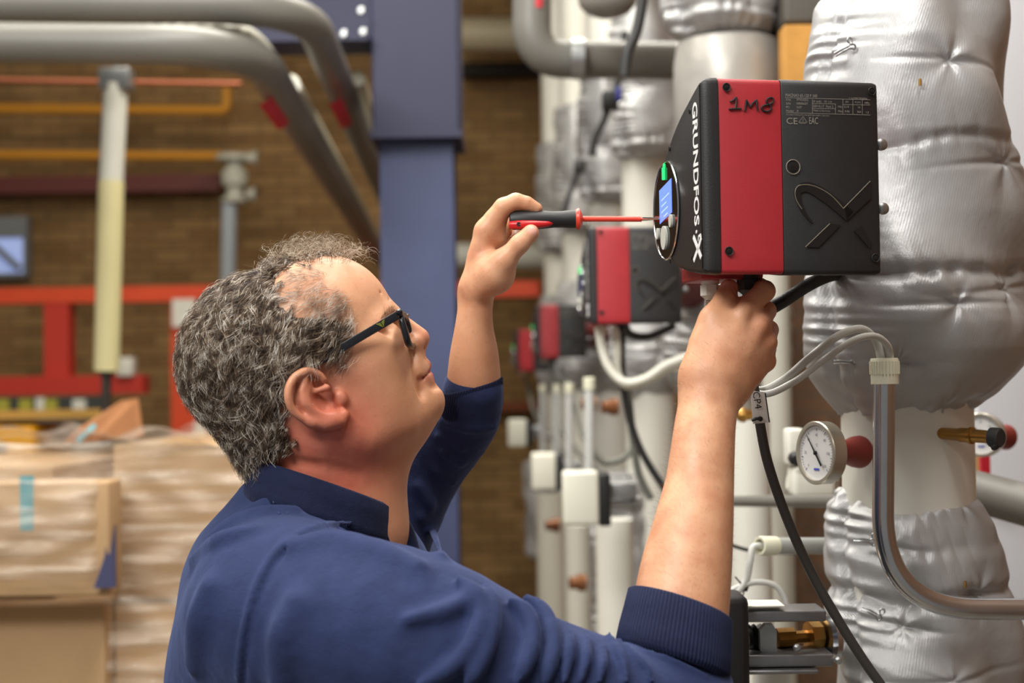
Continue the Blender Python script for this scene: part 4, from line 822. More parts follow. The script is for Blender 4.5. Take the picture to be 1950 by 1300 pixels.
cable('white cable sweeping from the second pump box towards the near arm', [(1140, 622, 2.64), (1146, 660, 2.64), (1160, 700, 2.63), (1190, 728, 2.62), (1230, 720, 2.62), (1270, 694, 2.62), (1320, 676, 2.62)], .0085, WC)
cable('second white cable falling from the second pump box into the same sweep', [(1172, 622, 2.66), (1176, 665, 2.66), (1176, 705, 2.66), (1192, 734, 2.65), (1235, 724, 2.65), (1275, 702, 2.65), (1320, 690, 2.65)], .0075, WC)
cable('black cable hanging below the second pump box to the lower right', [(1186, 610, 2.66), (1184, 680, 2.68), (1188, 740, 2.68), (1200, 800, 2.68), (1222, 860, 2.68), (1262, 925, 2.68), (1290, 960, 2.68)], .007, RUB)
cable('short black cable leaving the second pump box to the right', [(1190, 618, 2.7), (1200, 636, 2.72), (1235, 640, 2.75), (1282, 620, 2.8)], .008, RUB)
for k, pts in enumerate(([(1000, 715, 6.2), (1006, 740, 6.2), (1020, 790, 6.0), (1070, 860, 5.5), (1100, 900, 5.2)], [(1050, 690, 4.8), (1056, 740, 4.8), (1062, 800, 4.7), (1092, 850, 4.6), (1130, 890, 4.5)], [(1068, 700, 4.8), (1092, 760, 4.7), (1110, 830, 4.6), (1150, 880, 4.4)],
                         [(1196, 740, 2.8), (1205, 830, 2.8), (1216, 900, 2.8), (1240, 950, 2.8)], [(1120, 850, 3.2), (1150, 880, 3.2), (1190, 870, 3.2), (1215, 840, 3.2)])):
    cable(('grey cable sagging from the farthest pump box', 'grey cable sagging from the third pump box, left one', 'grey cable sagging from the third pump box, right one', 'grey cable hanging beside the black cable of the second pump box', 'grey cable looping left of the near forearm')[k], pts, .0075, mat('grey_cable_dark', srgb(110, 112, 104), .5))
for k, (px, py, d) in enumerate(((1108, 770, 4.2), (1146, 775, 3.6), (1040, 1000, 4.4), (1085, 1110, 3.6))):
    o = thing('test_nipple', ('brown nipple high in the blurred row, left one', 'brown nipple high in the blurred row, right one', 'brass nipple low at the left of the blurred row', 'brass nipple low above the sleeve folds')[k], 'valve', tuple(P(px, py, d)))
    MB().lathe(P(px, py, d), EX, [(0, .016), (.02, .016), (.022, .022), (.04, .022)], 14).build('body', mat('brown_brass', srgb(140, 92, 60), .4, .4), o)
MB().box((wx(1858, 2.3) + .18, 2.32, 2.0), (.18, .02, 2.0), None, .004).build('trim_2', mat('panel_white', srgb(214, 216, 222), .5), None)['kind'] = 'structure'
pipe('diagonal_pipe', 'dark grey pipe running to the right edge behind the lower jacket', 'pipe', [P(1840, 930, 1.95), P(2040, 985, 1.8)], .028, mat('grey_dark_pipe', srgb(110, 106, 100), .5), None, 1)
# ================================================================== the technician
PSI = math.radians(5)
HR = CR * math.cos(PSI) + CF * math.sin(PSI)
HT = -CF * math.cos(PSI) + CR * math.sin(PSI)          # towards the near (right) side of the head
HC = P(600, 680, 1.36)
def HP(px, py, c=0.0):
    """point on the plane parallel to the face's mirror plane, c millimetres nearer, seen at a pixel"""
    ray = CF + (px - 975.0) / FPX * CR - (py - 650.0) / FPX * CU
    t = ((HC + HT * c / 1000.0 - CO) @ HT) / (ray @ HT); return CO + t * ray
def HQ(px, py, c=0.0):
    """same but the pixel gives the spot on the mirror plane, then offset sideways by c"""
    return HP(px, py, 0) + HT * c / 1000.0
TL = math.radians(28)
HL_ = HR * math.cos(TL) + CU * math.sin(TL); HV = -HR * math.sin(TL) + CU * math.cos(TL)
RH = np.stack([HL_, HV, HT], 1)
mm = 0.001
man = thing('person', 'man in navy sweatshirt and dark glasses looking up, screwdriver in his raised left hand', 'person', (float(P(600, 900, 1.38)[0]), float(P(600, 900, 1.38)[1]), 0))

B = Sdf()
# skull, forehead, face, jaw
B.ell(HP(548, 655), V(93, 70, 75) * mm, RH, 0.02)
B.ell(HP(618, 607), V(60, 56, 64) * mm, RH, 0.03)
B.ell(HP(672, 690), V(50, 62, 60) * mm, RH, 0.03)
B.ell(HP(600, 740), V(70, 60, 66) * mm, RH, 0.03)
for sg in (-1, 1):
    B.chain([HQ(628, 812, 54 * sg), HQ(700, 822, 46 * sg), HQ(765, 800, 30 * sg), HQ(808, 768, 8 * sg)], V(20, 19, 17, 13) * mm, 0.025)
    B.ell(HQ(712, 672, 44 * sg), V(17, 20, 18) * mm, RH, 0.02)           # cheekbone
    B.ell(HQ(715, 745, 38 * sg), V(32, 34, 22) * mm, RH, 0.025)          # cheek
B.ell(HP(752, 700), V(22, 36, 34) * mm, RH, 0.02)
B.ell(HP(750, 795), V(36, 22, 36) * mm, None, 0.02)                      # under the chin
B.chain([HP(600, 800), HP(650, 1010)], V(60, 62) * mm, 0.03)             # neck
B.chain([HP(712, 812), HP(698, 1000)], V(34, 27) * mm, 0.03)
B.ell(HP(810, 757), V(13, 14, 17) * mm, RH, 0.014)                      # chin
# brow ridge
for sg in (-1, 1):
    B.chain([HQ(737, 600, 6 * sg), HQ(735, 603, 24 * sg), HQ(718, 618, 44 * sg)], V(7.5, 7.5, 6) * mm, 0.014)
# nose
B.chain([HP(752, 606), HP(777, 622), HP(800, 642)], V(7, 7.2, 8.4) * mm, 0.010)
B.chain([HP(752, 645), HP(782, 656)], V(15, 11) * mm, 0.014)
for sg in (-1, 1):
    B.ell(HQ(786, 655, 12 * sg), V(9.5, 7, 6.5) * mm, RH, 0.006)
    B.chain([HQ(778, 640, 15.5 * sg), HQ(770, 655, 18 * sg), HQ(777, 668, 17 * sg)], 1.0 * mm, 0.005, 's')
    B.ell(HQ(801, 663, 6.5 * sg), V(3.2, 4.5, 3) * mm, RH, 0.003, 's')
# muzzle and lips
B.ell(HP(783, 697), V(13, 19, 24) * mm, RH, 0.014)
for sg in (-1, 1):
    B.chain([HQ(808, 697, 0), HQ(804, 701, 10 * sg), HQ(792, 714, 23 * sg)], V(4.8, 4.6, 2.5) * mm, 0.006)
    B.chain([HQ(810, 716, 0), HQ(806, 718, 10 * sg), HQ(792, 720, 22 * sg)], V(5.2, 5, 2.5) * mm, 0.006)
    B.chain([HQ(821, 705, 0), HQ(814, 709, 11 * sg), HQ(800, 721, 24 * sg)], V(1.2, 1.2, 1.0) * mm, 0.0035, 's')
    B.chain([HQ(784, 672, 21 * sg), HQ(788, 700, 30 * sg), HQ(792, 726, 32 * sg), HQ(800, 748, 29 * sg)], V(1, 1.6, 1.6, .8) * mm, 0.010, 's')
    B.chain([HQ(799, 722, 25 * sg), HQ(800, 740, 25 * sg)], 1.2 * mm, 0.006, 's')
    # eye: socket, ball, lids
    B.ell(HQ(758, 633, 33 * sg), V(10, 11, 14) * mm, RH, 0.016, 's')
    B.ell(HQ(739, 636, 31 * sg), V(11, 11, 11.5) * mm, RH, 0.006)
    B.chain([HQ(754, 640, 20 * sg), HQ(760, 634, 32 * sg), HQ(746, 636, 43 * sg)], 1.1 * mm, 0.005)
    B.chain([HQ(752, 645, 20 * sg), HQ(756, 645, 32 * sg), HQ(742, 641, 43 * sg)], 0.9 * mm, 0.006)
    B.ell(HQ(744, 654, 34 * sg), V(10, 8, 13) * mm, RH, 0.012)
    B.chain([HQ(745, 664, 26 * sg), HQ(732, 662, 44 * sg)], 1.2 * mm, 0.010, 's')
    B.chain([HQ(738, 636, 49 * sg), HQ(722, 630, 54 * sg)], 0.8 * mm, 0.006, 's')
B.chain([HP(836, 733, 0), HQ(824, 736, 16), ], 1.0 * mm, 0.008, 's')
B.chain([HP(742, 566, 10), HP(728, 590, 35), HP(716, 598, 44)], 0.4 * mm, 0.003, 's')      # forehead lines
B.chain([HP(724, 556, 25), HP(706, 582, 46)], 0.4 * mm, 0.003, 's')
# neck folds
B.chain([HP(560, 880, 60), HP(620, 893, 70), HP(690, 905, 60)], 0.8 * mm, 0.010, 's')
# ears
def ear(sg):
    f = (lambda x, y, c: HP(x, y, c)) if sg > 0 else (lambda x, y, c: HP(x, y, 0) - HT * (c - 7) * mm)
    B.chain([f(575, 725, 79), f(580, 765, 80), f(612, 792, 76)], V(9, 12, 11) * mm, 0.008)
    B.chain([f(580, 728, 83), f(577, 758, 85), f(590, 780, 83), f(630, 796, 79)], V(6.0, 7.0, 7.5, 8) * mm, 0.004)
    B.ell(f(617, 756, 90), V(11, 13, 11.5) * mm, RH, 0.003, 's')           # concha
    B.ell(f(627, 768, 85), V(8, 7, 7) * mm, RH, 0.004, 's')
    B.chain([f(594, 722, 90), f(612, 732, 88)], V(3.5, 3) * mm, 0.004, 's')
    B.chain([f(563, 735, 91), f(563, 762, 93), f(576, 786, 91)], 2.9 * mm, 0.003, 's')  # scapha
    B.chain([f(616, 722, 82), f(606, 712, 84), f(585, 706, 88), f(563, 717, 91.5), f(551, 737, 94), f(549, 758, 95), f(556, 778, 93), f(572, 794, 90),
             f(594, 804, 86)], V(3.2, 3.4, 3.8, 4, 4, 3.8, 3.6, 3.6, 4.2) * mm, 0.003, sm=3)
    B.chain([f(594, 803, 85), f(621, 806, 82), f(645, 801, 79), f(655, 790, 76)], V(5, 7, 7, 5) * mm, 0.006)
    B.chain([f(583, 722, 88), f(575, 745, 89), f(581, 768, 89), f(603, 786, 86)], V(2.4, 3.2, 3.4, 2.8) * mm, 0.002)
    B.chain([f(600, 745, 83), f(622, 738, 82)], V(2.6, 3.4) * mm, 0.003)      # crus
    B.ell(f(649, 757, 74), V(5, 7, 4.5) * mm, RH, 0.007)                  # tragus
ear(1); ear(-1)

# near forearm and hand
def add_pts(pts, rs, k=0.008, mode='u', sm=0): B.chain([P(*q) for q in pts], V(*rs) * mm, k, mode, sm)
add_pts([(620, 1200, 1.22), (900, 1290, 1.17), (1270, 1385, 1.19)], (45, 42, 40), 0.02)
add_pts([(1276, 1370, 1.195), (1300, 1130, 1.235), (1319, 1010, 1.255), (1331, 930, 1.27), (1337, 868, 1.28), (1344, 800, 1.295), (1357, 738, 1.31)],
        (42, 41, 35.5, 31, 29, 27.5, 27), 0.02, sm=10)
add_pts([(1350, 735, 1.305), (1384, 735, 1.315)], (26, 21), 0.012)
add_pts([(1330, 705, 1.305), (1338, 655, 1.31), (1357, 606, 1.315)], (15, 13, 11), 0.014)
add_pts([(1357, 606, 1.315), (1381, 570, 1.325)], (11, 9.8), 0.006)
add_pts([(1381, 570, 1.325), (1388, 549, 1.332)], (9.8, 8.9), 0.004)
add_pts([(1352, 700, 1.30), (1380, 640, 1.305), (1415, 592, 1.316)], (15, 13, 10.5), 0.014)
add_pts([(1370, 705, 1.30), (1410, 655, 1.305), (1447, 618, 1.318)], (15, 13, 10), 0.014)
add_pts([(1388, 715, 1.305), (1425, 680, 1.312), (1459, 652, 1.326)], (14, 12.5, 9.4), 0.014)
add_pts([(1398, 730, 1.312), (1430, 708, 1.322), (1458, 688, 1.337)], (13, 12, 9), 0.014)
B.ell(P(1385, 665, 1.325), V(33, 18, 40) * mm, None, 0.012)
add_pts([(1415, 592, 1.316), (1456, 554, 1.33)], (10.6, 9.8), 0.005)                # index
add_pts([(1456, 554, 1.33), (1446, 545, 1.36), (1428, 552, 1.378)], (9.6, 8.6, 7.6), 0.003)
add_pts([(1447, 618, 1.318), (1459, 592, 1.348)], (10, 9.3), 0.004)                 # middle
add_pts([(1459, 592, 1.348), (1440, 578, 1.378), (1415, 578, 1.385)], (9.2, 8.4, 7.6), 0.003)
add_pts([(1459, 652, 1.326), (1464, 628, 1.360)], (9.6, 9), 0.004)                # ring
add_pts([(1464, 628, 1.36), (1445, 612, 1.388), (1418, 610, 1.39)], (8.8, 8.2, 7.4), 0.003)
add_pts([(1458, 688, 1.337), (1461, 664, 1.368)], (9, 8.2), 0.004)                  # little finger
add_pts([(1461, 664, 1.368), (1445, 648, 1.39), (1424, 645, 1.392)], (8, 7.4, 6.8), 0.003)
for q, w in (((1416, 590, 1.306), 4.0), ((1450, 616, 1.308), 4.2), ((1463, 652, 1.318), 3.6)):
    B.ell(P(*q), w * mm, None, 0.010)
add_pts([(1414, 600, 1.305), (1398, 650, 1.296)], (1.8, 1.6), 0.009)             # tendons
add_pts([(1446, 626, 1.308), (1418, 672, 1.299)], (1.6, 1.4), 0.009)
add_pts([(1404, 548, 1.325), (1408, 566, 1.316), (1398, 582, 1.308)], (1.4, 1.6, 1.0), 0.006, 's')
add_pts([(1394, 556, 1.322), (1402, 566, 1.324)], (0.6, 0.6), 0.004, 's')
# far forearm and hand
add_pts([(690, 1070, 1.55), (797, 905, 1.555), (868, 825, 1.53)], (40, 33, 28), 0.02)
add_pts([(870, 824, 1.53), (895, 782, 1.507), (901.5, 738, 1.488), (903, 680, 1.475), (903, 620, 1.465), (907, 552, 1.46)], (28, 27.5, 28.5, 25.5, 19.5, 16.5), 0.015, sm=10)
add_pts([(905, 560, 1.47), (908, 540, 1.475)], (16, 16), 0.012)
add_pts([(906, 545, 1.455), (912, 490, 1.45), (926, 440, 1.447)], (14.5, 12.5, 11.5), 0.010)
add_pts([(912, 540, 1.475), (925, 490, 1.475), (944, 446, 1.475)], (14, 13, 10.5), 0.010)
add_pts([(914, 545, 1.49), (928, 495, 1.50), (948, 452, 1.50)], (13, 12, 10), 0.010)
add_pts([(914, 550, 1.50), (928, 505, 1.515), (945, 465, 1.525)], (12, 11, 9), 0.010)
add_pts([(926, 440, 1.447), (941, 418, 1.445), (959, 395, 1.442)], (11.5, 11, 9.6), 0.006)
add_pts([(950, 455, 1.452), (948, 425, 1.450)], (8, 7), 0.010)
add_pts([(959, 395, 1.442), (982, 384, 1.442)], (9.6, 8.6), 0.003)
add_pts([(982, 384, 1.442), (1003, 388, 1.442), (1022, 397, 1.443)], (8.4, 8.0, 6.0), 0.003)
add_pts([(944, 446, 1.475), (972, 412, 1.488), (1000, 418, 1.482), (1012, 436, 1.475)], (9.5, 9, 8.2, 7), 0.004)
add_pts([(948, 452, 1.50), (972, 428, 1.515), (990, 440, 1.505), (985, 455, 1.49)], (9, 8.5, 8, 7), 0.004)
add_pts([(945, 465, 1.525), (965, 450, 1.535), (975, 462, 1.52)], (8, 7.5, 7), 0.004)
add_pts([(916, 540, 1.448), (938, 520, 1.435), (958, 498, 1.43)], (14, 14.5, 12), 0.012)
B.ell(P(948, 522, 1.44), V(17, 14, 19) * mm, None, 0.014)
add_pts([(958, 498, 1.43), (990, 464, 1.425)], (11.2, 9.2), 0.006)
add_pts([(990, 464, 1.425), (1011, 443, 1.427)], (9.4, 8.4), 0.004)

EXTRA_BODY = [  # hidden trunk inside the clothes keeps head and arms one figure
    ([(600, 1000, 1.38), (600, 1200, 1.38), (600, 1500, 1.38)], (48, 70, 80)),
    ([(560, 1180, 1.24), (640, 1140, 1.50)], (50, 50))]
for pts, rs in EXTRA_BODY: add_pts(pts, rs, 0.03)
def skin_material():
    m = bpy.data.materials.new('skin'); m.use_nodes = True; nt = m.node_tree; n = nt.nodes; L = nt.links; b = n['Principled BSDF']
    tc = n.new('ShaderNodeTexCoord')
    def noise(sc, det=4):
        z = n.new('ShaderNodeTexNoise'); z.inputs['Scale'].default_value = sc; z.inputs['Detail'].default_value = det
        L.new(tc.outputs['Object'], z.inputs['Vector']); return z.outputs[0]
    def ramp(src, a, c):
        r = n.new('ShaderNodeMapRange'); r.inputs[1].default_value = a; r.inputs[2].default_value = c; L.new(src, r.inputs[0]); return r.outputs[0]
    def mix(f, a, c, t='MIX'):
        x = n.new('ShaderNodeMix'); x.data_type = 'RGBA'; x.blend_type = t
        if isinstance(f, float): x.inputs[0].default_value = f
        else: L.new(f, x.inputs[0])
        for i, q in ((6, a), (7, c)):
            if isinstance(q, tuple): x.inputs[i].default_value = q
            else: L.new(q, x.inputs[i])
        return x.outputs[2]
    at = n.new('ShaderNodeAttribute'); at.attribute_name = 'tint'; sp = n.new('ShaderNodeSeparateColor'); L.new(at.outputs['Color'], sp.inputs[0])
    c = mix(ramp(noise(38), 0.35, 0.68), srgb(224, 172, 136), srgb(204, 144, 110))
    c = mix(ramp(noise(11), 0.42, 0.62), c, srgb(216, 160, 122))
    red = mix(ramp(noise(60), 0.3, 0.7), srgb(208, 124, 100), srgb(192, 104, 82))
    c = mix(sp.outputs[0], c, red)
    c = mix(sp.outputs[1], c, srgb(186, 92, 84))
    c = mix(sp.outputs[2], c, srgb(236, 178, 160))
    ml = n.new('ShaderNodeMath'); ml.operation = 'MULTIPLY'; ml.inputs[1].default_value = 0.22; L.new(ramp(noise(330, 2), 0.62, 0.75), ml.inputs[0])
    c = mix(ml.outputs[0], c, srgb(160, 92, 62))
    L.new(c, b.inputs['Base Color'])
    b.inputs['Roughness'].default_value = 0.46; b.inputs['Specular IOR Level'].default_value = 0.45
    b.inputs['Subsurface Weight'].default_value = 0.22; b.inputs['Subsurface Radius'].default_value = (1.0, 0.35, 0.2); b.inputs['Subsurface Scale'].default_value = 0.004
    vo = n.new('ShaderNodeTexVoronoi'); vo.inputs['Scale'].default_value = 620; L.new(tc.outputs['Object'], vo.inputs['Vector'])
    ad = n.new('ShaderNodeMath'); ad.operation = 'MULTIPLY_ADD'; ad.inputs[1].default_value = 0.35; L.new(vo.outputs[0], ad.inputs[0]); L.new(noise(230, 5), ad.inputs[2])
    bp = n.new('ShaderNodeBump'); bp.inputs['Strength'].default_value = 0.22; bp.inputs['Distance'].default_value = 0.0008
    L.new(ad.outputs[0], bp.inputs['Height']); L.new(bp.outputs[0], b.inputs['Normal'])
    return m
def proj(v):
    q = np.asarray(v) - CO; z = q @ CF; return np.stack([975 + FPX * (q @ CR) / z, 650 - FPX * (q @ CU) / z], -1), z
def inpoly(p, poly):
    x, y = p[:, 0], p[:, 1]; r = np.zeros(len(p), bool); n = len(poly)
    for i in range(n):
        (x1, y1), (x2, y2) = poly[i], poly[(i + 1) % n]
        c = ((y1 > y) != (y2 > y)) & (x < (x2 - x1) * (y - y1) / (y2 - y1 + 1e-9) + x1); r ^= c
    return r
def polydist(p, poly):
    d = np.full(len(p), 1e9); n = len(poly)
    for i in range(n):
        a = np.array(poly[i], float); b = np.array(poly[(i + 1) % n], float); ab = b - a
        t = np.clip((p - a) @ ab / (ab @ ab + 1e-9), 0, 1); d = np.minimum(d, np.linalg.norm(p - a - t[:, None] * ab, axis=1))
    return d
bv, bf = B.mesh(V(-.42, .96, 1.08), V(.33, 1.72, 1.86), 0.0016)
body = link_mesh('body', bv, bf, skin_material(), man)
body['label'] = 'bare skin of head, neck, forearms and hands'
def gauss(c, r, sc=1.0): return sc * np.exp(-((np.linalg.norm(bv - np.asarray(c), axis=1) / r) ** 2))
red = np.clip(gauss(HP(640, 880, 50), .055, .95) + gauss(HP(580, 870, 40), .05, .9) + gauss(HP(600, 755, 85), .03, .5) + gauss(HP(800, 650, 0), .016, .75) + gauss(HP(670, 770, 60), .035, .35)
              + gauss(P(1455, 640, 1.33), .03, .55) + gauss(P(1395, 548, 1.33), .012, .7) + gauss(P(1450, 550, 1.34), .012, .5) + gauss(P(1015, 440, 1.43), .010, .5), 0, 1)
lipm = np.clip(gauss(HP(816, 699, 0), .008, 1) + gauss(HP(817, 717, 0), .009, 1) + gauss(HP(806, 720, 16), .007, .8), 0, 1)
nail = np.clip(gauss(P(1376, 541, 1.328), .0065, 1.3), 0, 1) ** 2 + np.clip(gauss(P(1015, 437, 1.419), .006, 1.3), 0, 1) ** 2
colr = np.stack([red, lipm, np.clip(nail, 0, 1), np.ones(len(bv))], 1).astype(np.float32)
ca = body.data.color_attributes.new('tint', 'FLOAT_COLOR', 'POINT'); ca.data.foreach_set('color', colr.ravel())

# ---------------------------------------------------------------- sweatshirt
def cloth_material(name, base, rib=None):
    m = mat(name, srgb(*base), 0.85, noise=(55, 0.10), spec=0.2, sheen=0.45)
    nt = m.node_tree; n = nt.nodes; L = nt.links; b = n['Principled BSDF']; tc = n.new('ShaderNodeTexCoord')
    w = n.new('ShaderNodeTexNoise'); w.inputs['Scale'].default_value = 900; w.inputs['Detail'].default_value = 3; L.new(tc.outputs['Object'], w.inputs['Vector'])
    w2 = n.new('ShaderNodeTexNoise'); w2.inputs['Scale'].default_value = 22; w2.inputs['Detail'].default_value = 4; L.new(tc.outputs['Object'], w2.inputs['Vector'])
    b1 = n.new('ShaderNodeBump'); b1.inputs['Strength'].default_value = 0.45; b1.inputs['Distance'].default_value = 0.0012; L.new(w.outputs[0], b1.inputs['Height'])
    b2 = n.new('ShaderNodeBump'); b2.inputs['Strength'].default_value = 0.35; b2.inputs['Distance'].default_value = 0.012; L.new(w2.outputs[0], b2.inputs['Height'])
    L.new(b1.outputs[0], b2.inputs['Normal']); L.new(b2.outputs[0], b.inputs['Normal']); return m
NAVY = cloth_material('navy_fleece', (44, 54, 90))
NAVYRIB = cloth_material('navy_rib', (27, 33, 60))
G = Sdf()
def gp(pts, rs, k=0.03, mode='u', sm=0): G.chain([P(*q) for q in pts], V(*rs) * mm, k, mode, sm)
G.ell(P(578, 1290, 1.37), V(116, 170, 150) * mm, None, 0.05)
G.chain([P(575, 1300, 1.30), P(585, 1800, 1.30), P(588, 2040, 1.31)], V(112, 108, 104) * mm, 0.05)
G.chain([P(590, 1300, 1.44), P(598, 1800, 1.44), P(600, 2040, 1.44)], V(108, 104, 100) * mm, 0.05)
gp([(528, 1150, 1.23), (560, 1130, 1.36), (668, 1110, 1.54)], (76, 78, 68), 0.05)
gp([(610, 990, 1.38), (590, 1120, 1.37)], (62, 92), 0.05)
gp([(545, 990, 1.37), (500, 1080, 1.33)], (46, 58), 0.04)
G.ell(P(706, 1170, 1.43), V(66, 110, 100) * mm, None, 0.05)
# near sleeve
gp([(590, 1182, 1.205), (790, 1222, 1.155), (980, 1312, 1.15), (1150, 1372, 1.165), (1262, 1400, 1.19)], (80, 72, 66, 65, 62), 0.02, sm=4)
gp([(1266, 1400, 1.20), (1276, 1335, 1.21), (1281, 1290, 1.216), (1284, 1262, 1.22)], (58, 52, 46, 40), 0.03, sm=3)
# far sleeve
gp([(690, 1060, 1.55), (795, 905, 1.555), (868, 822, 1.53), (894, 785, 1.508), (901, 742, 1.488)], (66, 46, 38, 34, 31.5), 0.02, sm=3)
GB = Sdf(); GB.ops = list(G.ops)
def ridge(px, r, k, lift=0.25, mode='u'):
    pts = []
    for x, y in px:
        q, g = GB.hit(x, y)
        if q is not None: pts.append(q + g * r * mm * (lift if mode == 'u' else 0.25))
    if len(pts) > 1:
        n = len(pts); rs = [r * mm * (0.45 if i in (0, n - 1) else 1.0) for i in range(n)]
        G.chain(pts, rs, k * mm, mode, sm=4)
RID = [([(872, 1112), (900, 1140), (912, 1172), (904, 1210), (884, 1245), (850, 1275), (800, 1300)], 7, 10),
       ([(918, 1124), (930, 1150), (934, 1190), (925, 1235), (905, 1275), (890, 1300)], 7, 8),
       ([(966, 1152), (990, 1168), (1006, 1195), (1008, 1235), (996, 1270), (980, 1300)], 6.5, 8),
       ([(996, 1146), (1026, 1168), (1044, 1200), (1049, 1240), (1042, 1275), (1036, 1300)], 6, 7),
       ([(1070, 1176), (1080, 1205), (1080, 1245), (1070, 1300)], 5.5, 6),
       ([(1104, 1182), (1113, 1215), (1112, 1255), (1102, 1300)], 4.8, 6),
       ([(1134, 1200), (1144, 1230), (1144, 1268), (1138, 1300)], 4.2, 5),
       ([(1156, 1212), (1172, 1240), (1184, 1268), (1190, 1300)], 3.8, 5),
       ([(1174, 1220), (1205, 1250), (1228, 1275), (1240, 1300)], 3.2, 5),
       ([(1180, 1214), (1230, 1240), (1285, 1262), (1345, 1290)], 2.4, 5),
       ([(450, 985), (520, 955), (600, 958), (680, 985), (735, 1020)], 3, 14),
       ([(398, 1034), (440, 1002), (500, 980), (560, 975)], 6, 14), ([(372, 1066), (420, 1030), (480, 1010)], 6, 14),
       ([(560, 1040), (640, 1030), (720, 1050), (790, 1080)], 5, 22), ([(895, 1140), (850, 1165), (780, 1180)], 5, 18),
       ([(400, 1120), (380, 1180), (372, 1260)], 6, 24), ([(560, 1150), (540, 1210), (535, 1290)], 5, 24),
       ([(845, 860), (880, 882), (912, 880)], 5, 8), ([(830, 895), (862, 918), (888, 912)], 5, 8), ([(835, 830), (880, 852), (938, 846)], 4, 8), ([(842, 800), (890, 815), (940, 812)], 3.5, 8),
       ([(798, 925), (815, 955), (820, 965)], 5, 12), ([(800, 985), (822, 1010), (840, 1060)], 4, 12)]
for px, r, k in RID: big = px[0][0] > 860 and px[0][1] > 1100; ridge(px, r, k * (.75 if big else 1), .85 if big else .3)
# armhole seam pressed in, with raised welt beside it
SEAM = [(748, 1018), (690, 1003), (620, 1003), (570, 1025), (525, 1065), (498, 1115), (480, 1170), (468, 1230), (462, 1298)]
ridge([(x - 7, y - 5) for x, y in SEAM], 2.2, 6, 0.1)
ridge([(x + 3, y + 3) for x, y in SEAM], 1.4, 5, mode='s')
# trim: neck opening and sleeve ends
NKN = HR * 0.30 + CU * 0.95
G.ell(P(612, 905, 1.375), V(66, 62, 62) * mm, None, 0.012, 's')
CN = CR * 0.33 + CU * 0.943 + CF * 0.30; CN /= np.linalg.norm(CN)
G.plane(P(1296, 1146, 1.235) , CN * 1.0, 0.004) if False else None
gv, gf = G.mesh(V(-.45, .92, .86), V(.32, 1.78, 1.66), 0.0027)
shirt = link_mesh('sweatshirt', gv, gf, NAVY, man)
# stitched seams lying on the cloth
GS = Sdf(); GS.ops = list(G.ops)
def stitch(name, px, r, m, off=0.0, gap=None):
    mb = MB(); pts = [GS.hit(x, y) for x, y in px]; pts = [q + g * off for q, g in pts if q is not None]
    pts, _ = smooth_path(pts, 1, 8)
    if gap:
        for i in range(0, len(pts) - 1, 2): mb.tube([pts[i], pts[i+1]], r, 5)
    else: mb.tube(pts, r, 6)
    return mb.build(name, m, shirt)
THR = mat('thread', srgb(70, 78, 128), 0.8)
stitch('shoulder_stitch', [(518, 950), (530, 975), (548, 998)], .0004, THR, .0002, 1)
stitch('shoulder_stitch', [(534, 950), (546, 975), (563, 996)], .0004, THR, .0002, 1)

# ribbed bands: collar and cuffs
def band(name, rings, m, ribs, amp, n=240, t=0.003):
    """rings: list of (centre, axis A * radius a, axis B * radius b); outer skin and inner skin of a ribbed tube"""
    v = []; f = []; K = len(rings); allr = [(c, a, b, 0) for c, a, b in rings] + [(c, a, b, 1) for c, a, b in rings[::-1]]
    for c, a, b, inn in allr:
        for i in range(n):
            w = 2 * math.pi * i / n; la = np.linalg.norm(a); s = (1 - t / la) if inn else 1 + amp / la * math.cos(ribs * w)
            v.append(c + s * (math.cos(w) * a + math.sin(w) * b))
    R = len(allr)
    for j in range(R):
        for i in range(n): i2 = (i + 1) % n; f.append((j * n + i, j * n + i2, ((j + 1) % R) * n + i2, ((j + 1) % R) * n + i))
    o = MB().add(v, f).build(name, m, man, auto=False); return o
ax = CN; bx = np.cross(CN, CF); bx /= np.linalg.norm(bx); dx = np.cross(bx, CN)
def cring(px, py, d, w, dd): return (P(px, py, d), bx * w * mm, dx * dd * mm)
band('cuff', [cring(1282, 1262, 1.202, 45, 44), cring(1281, 1250, 1.206, 50, 50), cring(1285, 1222, 1.213, 49.5, 49), cring(1290, 1188, 1.222, 48, 47.5), cring(1295, 1152, 1.231, 46.5, 46), cring(1296, 1148, 1.232, 44, 43)], NAVYRIB, 90, .00045, 720)
CN2 = CR * (-0.05) + CU * 0.93 - CF * 0.1; CN2 /= np.linalg.norm(CN2); b2 = np.cross(CN2, CF); b2 /= np.linalg.norm(b2)
def cring2(px, py, d, w): return (P(px, py, d), (b2 * .97 - CU * .22 * .97) * w * mm, np.cross(b2, CN2) * w * .95 * mm)
band('cuff', [cring2(895, 795, 1.51, 32), cring2(897, 785, 1.505, 35), cring2(899, 760, 1.495, 33.5), cring2(901, 734, 1.485, 31.8), cring2(901.3, 732, 1.484, 30)], NAVYRIB, 60, .0004, 480)
